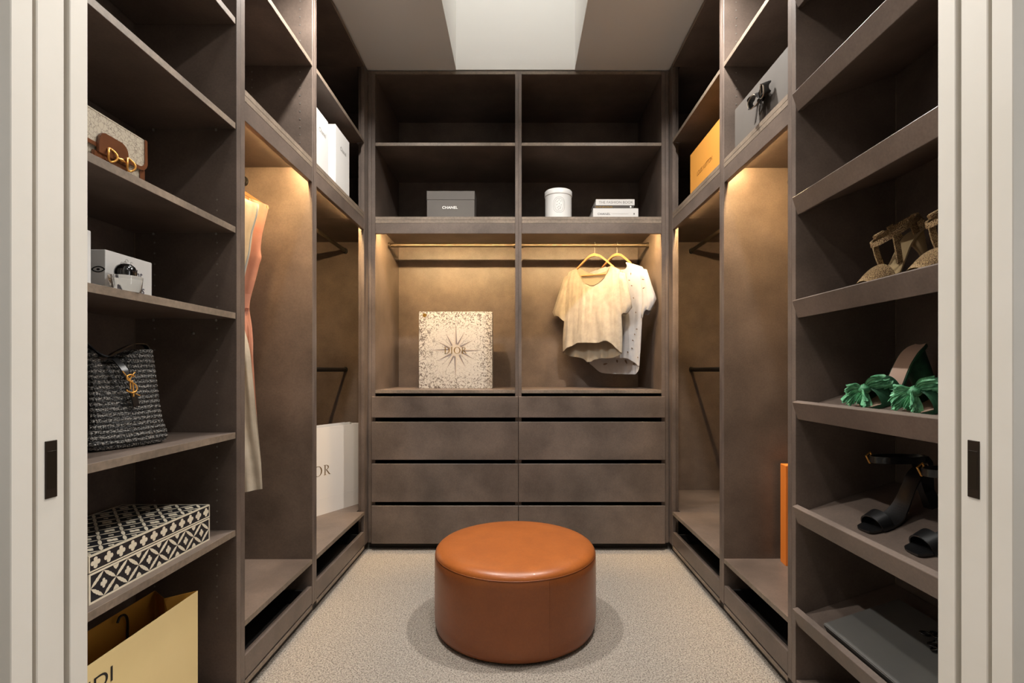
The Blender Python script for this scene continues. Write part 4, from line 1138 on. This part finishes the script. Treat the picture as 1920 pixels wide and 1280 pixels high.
def black_sandal(y, yaw, label):
    t = thing('sandal', label, 'shoe', M=place(.5934, .040, y, yaw), group='black heeled sandals')
    st = [(0, .007, .020, .020, 0), (.010, .0065, .030, .030, 0), (.045, .006, .036, .037, 0), (.080, .009, .034, .034, 0), (.115, .030, .026, .026, 0), (.150, .066, .022, .022, 0), (.178, .092, .024, .024, 0), (.205, .103, .024, .024, 0), (.222, .105, .017, .017, 0)]
    add('sole', sole(bmesh.new(), st, .005), M['black_leather'], t, local=True, smooth=False)
    bm = bmesh.new(); ribbon(bm, strap_arch(.040, .037, .038, .004), (1, 0, .25), .030, .0035); autosmooth(add('toe_strap', bm, M['black_leather'], t, local=True))
    bm = bmesh.new()
    lo = [[(.190+.5*dx-.0, dy, .098) for dx, dy in ((-.03,-.018),(.055,-.018),(.055,.018),(-.03,.018))], [(.192+.35*dx, .7*dy, .045) for dx, dy in ((-.03,-.014),(.05,-.014),(.05,.014),(-.03,.014))], [(.196+.4*dx, .8*dy, 0) for dx, dy in ((-.03,-.016),(.05,-.016),(.05,.016),(-.03,.016))]]
    add('heel', heel_loft(bm, st, lo, .005), M['black_leather'], t, local=True)
    bm = bmesh.new()
    pts = [(.150+.068*math.cos(q), .034*math.sin(q), .148-.022*math.cos(q)) for q in [2*PI*i/28 for i in range(29)]]
    ribbon(bm, pts, (.25, 0, 1), .017, .003); an = autosmooth(add('ankle_strap', bm, M['black_leather'], t, local=True))
    bm = bmesh.new()
    for sg in (-1, 1): ribbon(bm, cat([(.205, sg*.022, .104), (.208, sg*.026, .120), (.205, sg*.022, .136)], 4), (1, 0, 0), .014, .0025)
    add('heel_counter', bm, M['black_leather'], t, local=True)
    bm = bmesh.new()
    bc = Vector((.100, .026, .164))
    q4 = [bc+Vector((-.006, .004, -.013)), bc+Vector((-.012, .0, .010)), bc+Vector((.006, .006, .013)), bc+Vector((.012,.008,-.010)), bc+Vector((-.006,.004,-.013))]
    tube(bm, q4, .0022, 6); add('buckle', bm, M['gold'], an, local=True, label='small gold buckle')
    return t
black_sandal(1.292, math.radians(4), 'black heeled sandal farther from the door jamb on the right shoe shelf')
black_sandal(1.135, math.radians(-2), 'black heeled sandal half hidden by the right door jamb')

def green_mule(y, yaw, label):
    t = thing('mule', label, 'shoe', M=place(.908, .030, y, yaw), group='green raffia mules')
    st = [(0, .008, .022, .022, 0), (.012, .007, .032, .032, 0), (.045, .007, .038, .038, 0), (.080, .012, .035, .035, 0), (.110, .036, .030, .030, 0), (.145, .072, .029, .029, 0), (.175, .096, .030, .030, 0), (.200, .107, .028, .028, 0), (.216, .110, .018, .018, 0)]
    add('sole', sole(bmesh.new(), st, .008), M['green_dark'], t, local=True, smooth=False)
    st2 = [(a, b+.0016, c_*.88, d_*.88, e_) for a, b, c_, d_, e_ in st]
    add('insole', sole(bmesh.new(), st2, .001), M['insole'], t, local=True)
    bm = bmesh.new(); lo = []
    for z, x0, x1, hw_ in ((.100,.146,.214,.026), (.050,.160,.214,.027), (0,.168,.212,.026)):
        lo.append([((x0+x1)/2+(x1-x0)/2*math.cos(2*PI*k/20), hw_*math.sin(2*PI*k/20), z) for k in range(20)])
    autosmooth(add('block_heel', heel_loft(bm, st, lo, .008), M['green_dark'], t, local=True))
    # wide gathered upper band
    bm = bmesh.new(); n = 24; rg = []
    for j in range(13):
        xx = .028+.066*j/12; r = []
        for i in range(n+1):
            a = PI*i/n; zt = .050+.012*j/12+.0025*math.sin(j*2.6)
            r.append((xx+.004*math.sin(a), -(.039+.0015*math.sin(j*2.6))*math.cos(a), .004+(zt)*max(0, math.sin(a))**.8))
        rg.append(r)
    loft(bm, rg, cap=False, closed=False); up = add('upper', bm, M['green_dark'], t, local=True, smooth=True)
    # knot and raffia bow loops / tails with pleats
    kc = Vector((.030, .0, .052))
    bm = bmesh.new(); g = bmesh.new(); bmesh.ops.create_uvsphere(g, u_segments=20, v_segments=12, radius=1)
    for v in g.verts:
        a = math.atan2(v.co.y, v.co.z); v.co = kc + Vector((v.co.x*.016, v.co.y*.013, v.co.z*.012))*(1+.08*math.sin(a*9))
    merge(bm, g); add('knot', bm, M['green'], t, local=True, smooth=True)
    for q, (dx, dy, dz, ln, wd) in enumerate(((-.022, .040, .022, .046, .040), (.034, -.045, .020, .062, .056), (-.034, .038, -.016, .056, .034), (-.030, -.034, -.030, .052, .052), (-.034, .008, -.034, .040, .030))):
        d = Vector((dx, dy, dz)).normalized(); side = d.cross(Vector((1, 0, .6))).normalized(); nn = d.cross(side)
        bm = bmesh.new()
        def fan(u, v, q=q, ln=ln, wd=wd):
            ww = wd*(.22+.78*math.sin(PI*min(v, .62)/1.24)); a = (u-.5)
            off = .0030*math.sin(u*44+q)*(.3+v) + .012*math.sin(PI*u)*v + .010*mnoise.noise(Vector((u*5+q*3, v*3, q+y*9)))*v
            tip = 1 - .12*abs(math.sin(u*17+q))*v + .16*mnoise.noise(Vector((u*9+q, 0, q*2+y*5)))*v
            return kc + d*ln*v*tip + side*a*ww + nn*off + Vector((0,0,-.010*v*v))
        grid(bm, fan, 64, 14); add('bow_loop', bm, M['green'], t, local=True, smooth=True)
    return t
green_mule(1.290, math.radians(5), 'green raffia bow mule with block heel, fully visible one of the pair')
green_mule(1.130, math.radians(0), 'green raffia bow mule cut off by the right door jamb')

def gold_sandal(y, yaw, label):
    t = thing('sandal', label, 'shoe', M=place(1.214, .034, y, yaw), group='gold heeled sandals')
    st = [(0, .008, .018, .018, 0), (.012, .008, .030, .030, 0), (.045, .008, .037, .037, 0), (.080, .014, .033, .033, 0), (.112, .040, .026, .026, 0), (.145, .074, .023, .023, 0), (.175, .098, .025, .025, 0), (.198, .107, .024, .024, 0), (.214, .109, .016, .016, 0)]
    add('sole', sole(bmesh.new(), st, .006), M['goldleather'], t, local=True)
    bm = bmesh.new(); n = 26; rg = []
    for j in range(11):
        xx = .006+.062*j/10; r = []
        zt = .024+.026*math.sin(PI*.5*j/10)
        for i in range(n+1):
            a = PI*i/n; r.append((xx, -(.030+.009*j/10)*math.cos(a), .004+zt*max(0, math.sin(a))**.7))
        rg.append(r)
    loft(bm, rg, cap=False, closed=False); add('toe_band', bm, M['goldweave'], t, local=True, smooth=True, label='braided gold toe band')
    bm = bmesh.new(); lo = []
    for z, x0, x1, hw_ in ((.100,.165,.210,.018), (.05,.182,.205,.010), (0,.188,.204,.008)):
        lo.append([((x0+x1)/2+(x1-x0)/2*math.cos(2*PI*k/14), hw_*math.sin(2*PI*k/14), z) for k in range(14)])
    add('heel', heel_loft(bm, st, lo, .006), M['goldleather'], t, local=True, smooth=True)
    # braided ankle cuff: two posts, rear counter and a ring strap
    for sg in (-1, 1):
        bm = bmesh.new(); ribbon(bm, cat([(.098, sg*.028, .040), (.100, sg*.033, .075), (.104, sg*.034, .112)], 4), (1, 0, 0), .015, .004); add('side_strap', bm, M['goldweave'], t, local=True)
        bm = bmesh.new(); ribbon(bm, cat([(.170, sg*.024, .100), (.163, sg*.030, .120), (.158, sg*.033, .142)], 4), (1, 0, .2), .018, .004); add('side_strap', bm, M['goldweave'], t, local=True)
    bm = bmesh.new(); pts = [(.138+.066*math.cos(q), .036*math.sin(q), .124-.018*math.cos(q)*-1) for q in [2*PI*i/30 for i in range(31)]]
    ribbon(bm, pts, (.1, 0, 1), .013, .006); add('ankle_strap', bm, M['goldweave'], t, local=True)
    bm = bmesh.new(); ribbon(bm, cat([(.202, -.020, .108), (.212, 0, .128), (.204, 0, .150)], 4), (0, 1, 0), .020, .004); add('heel_counter', bm, M['goldweave'], t, local=True)
    bm = bmesh.new(); tube(bm, cat([(.074,-.036,.128),(.050,-.040,.124),(.044,-.040,.122)], 4), .0055, 8); add('strap_end', bm, M['goldweave'], t, local=True)
    return t
gold_sandal(1.292, math.radians(4), 'gold braided heeled sandal, fully visible one of the pair')
gold_sandal(1.125, math.radians(-2), 'gold braided heeled sandal cut off by the right door jamb')

# dark box lying on the lowest slanted shelf, black chain on it
Mx = place(.2835, .0045, 0, 0)
t = thing('lidded_box', 'flat dark grey box lying on the lowest slanted shelf', 'box', M=Mx @ Matrix.Translation((.115, 1.19, 0)))
box('box_base', -.108, .112, -.213, .213, .0003, .016, M['black'], t, .001, local=True)
box('lid', -.110, .114, -.215, .215, .0165, .030, M['dark_card'], t, .002, local=True)
t = thing('chain_strap', 'glossy black chain lying on the flat dark grey box', 'chain', M=Mx @ Matrix.Translation((.175, 1.16, .031)))
rr = random.Random(3)
for i in range(16):
    a = i*.55; c = Vector((-.012+.026*math.cos(a*1.7)*(i/16), -.075+.010*i, .0055+.004*(i % 2)))
    yw = rr.uniform(-.9, .9)+ (PI/2 if i % 2 else 0)*.5; tl = rr.uniform(-.5, .5)
    Mt = Matrix.Translation(c) @ Matrix.Rotation(yw, 4, 'Z') @ Matrix.Rotation(tl, 4, 'X')
    bm = bmesh.new(); tube(bm, [Mt @ Vector((.0075*math.cos(q), .011*math.sin(q), 0)) for q in [2*PI*k/14 for k in range(15)]], .0024, 6, cap=False)
    add('link', bm, M['chain'], t, local=True, smooth=True)
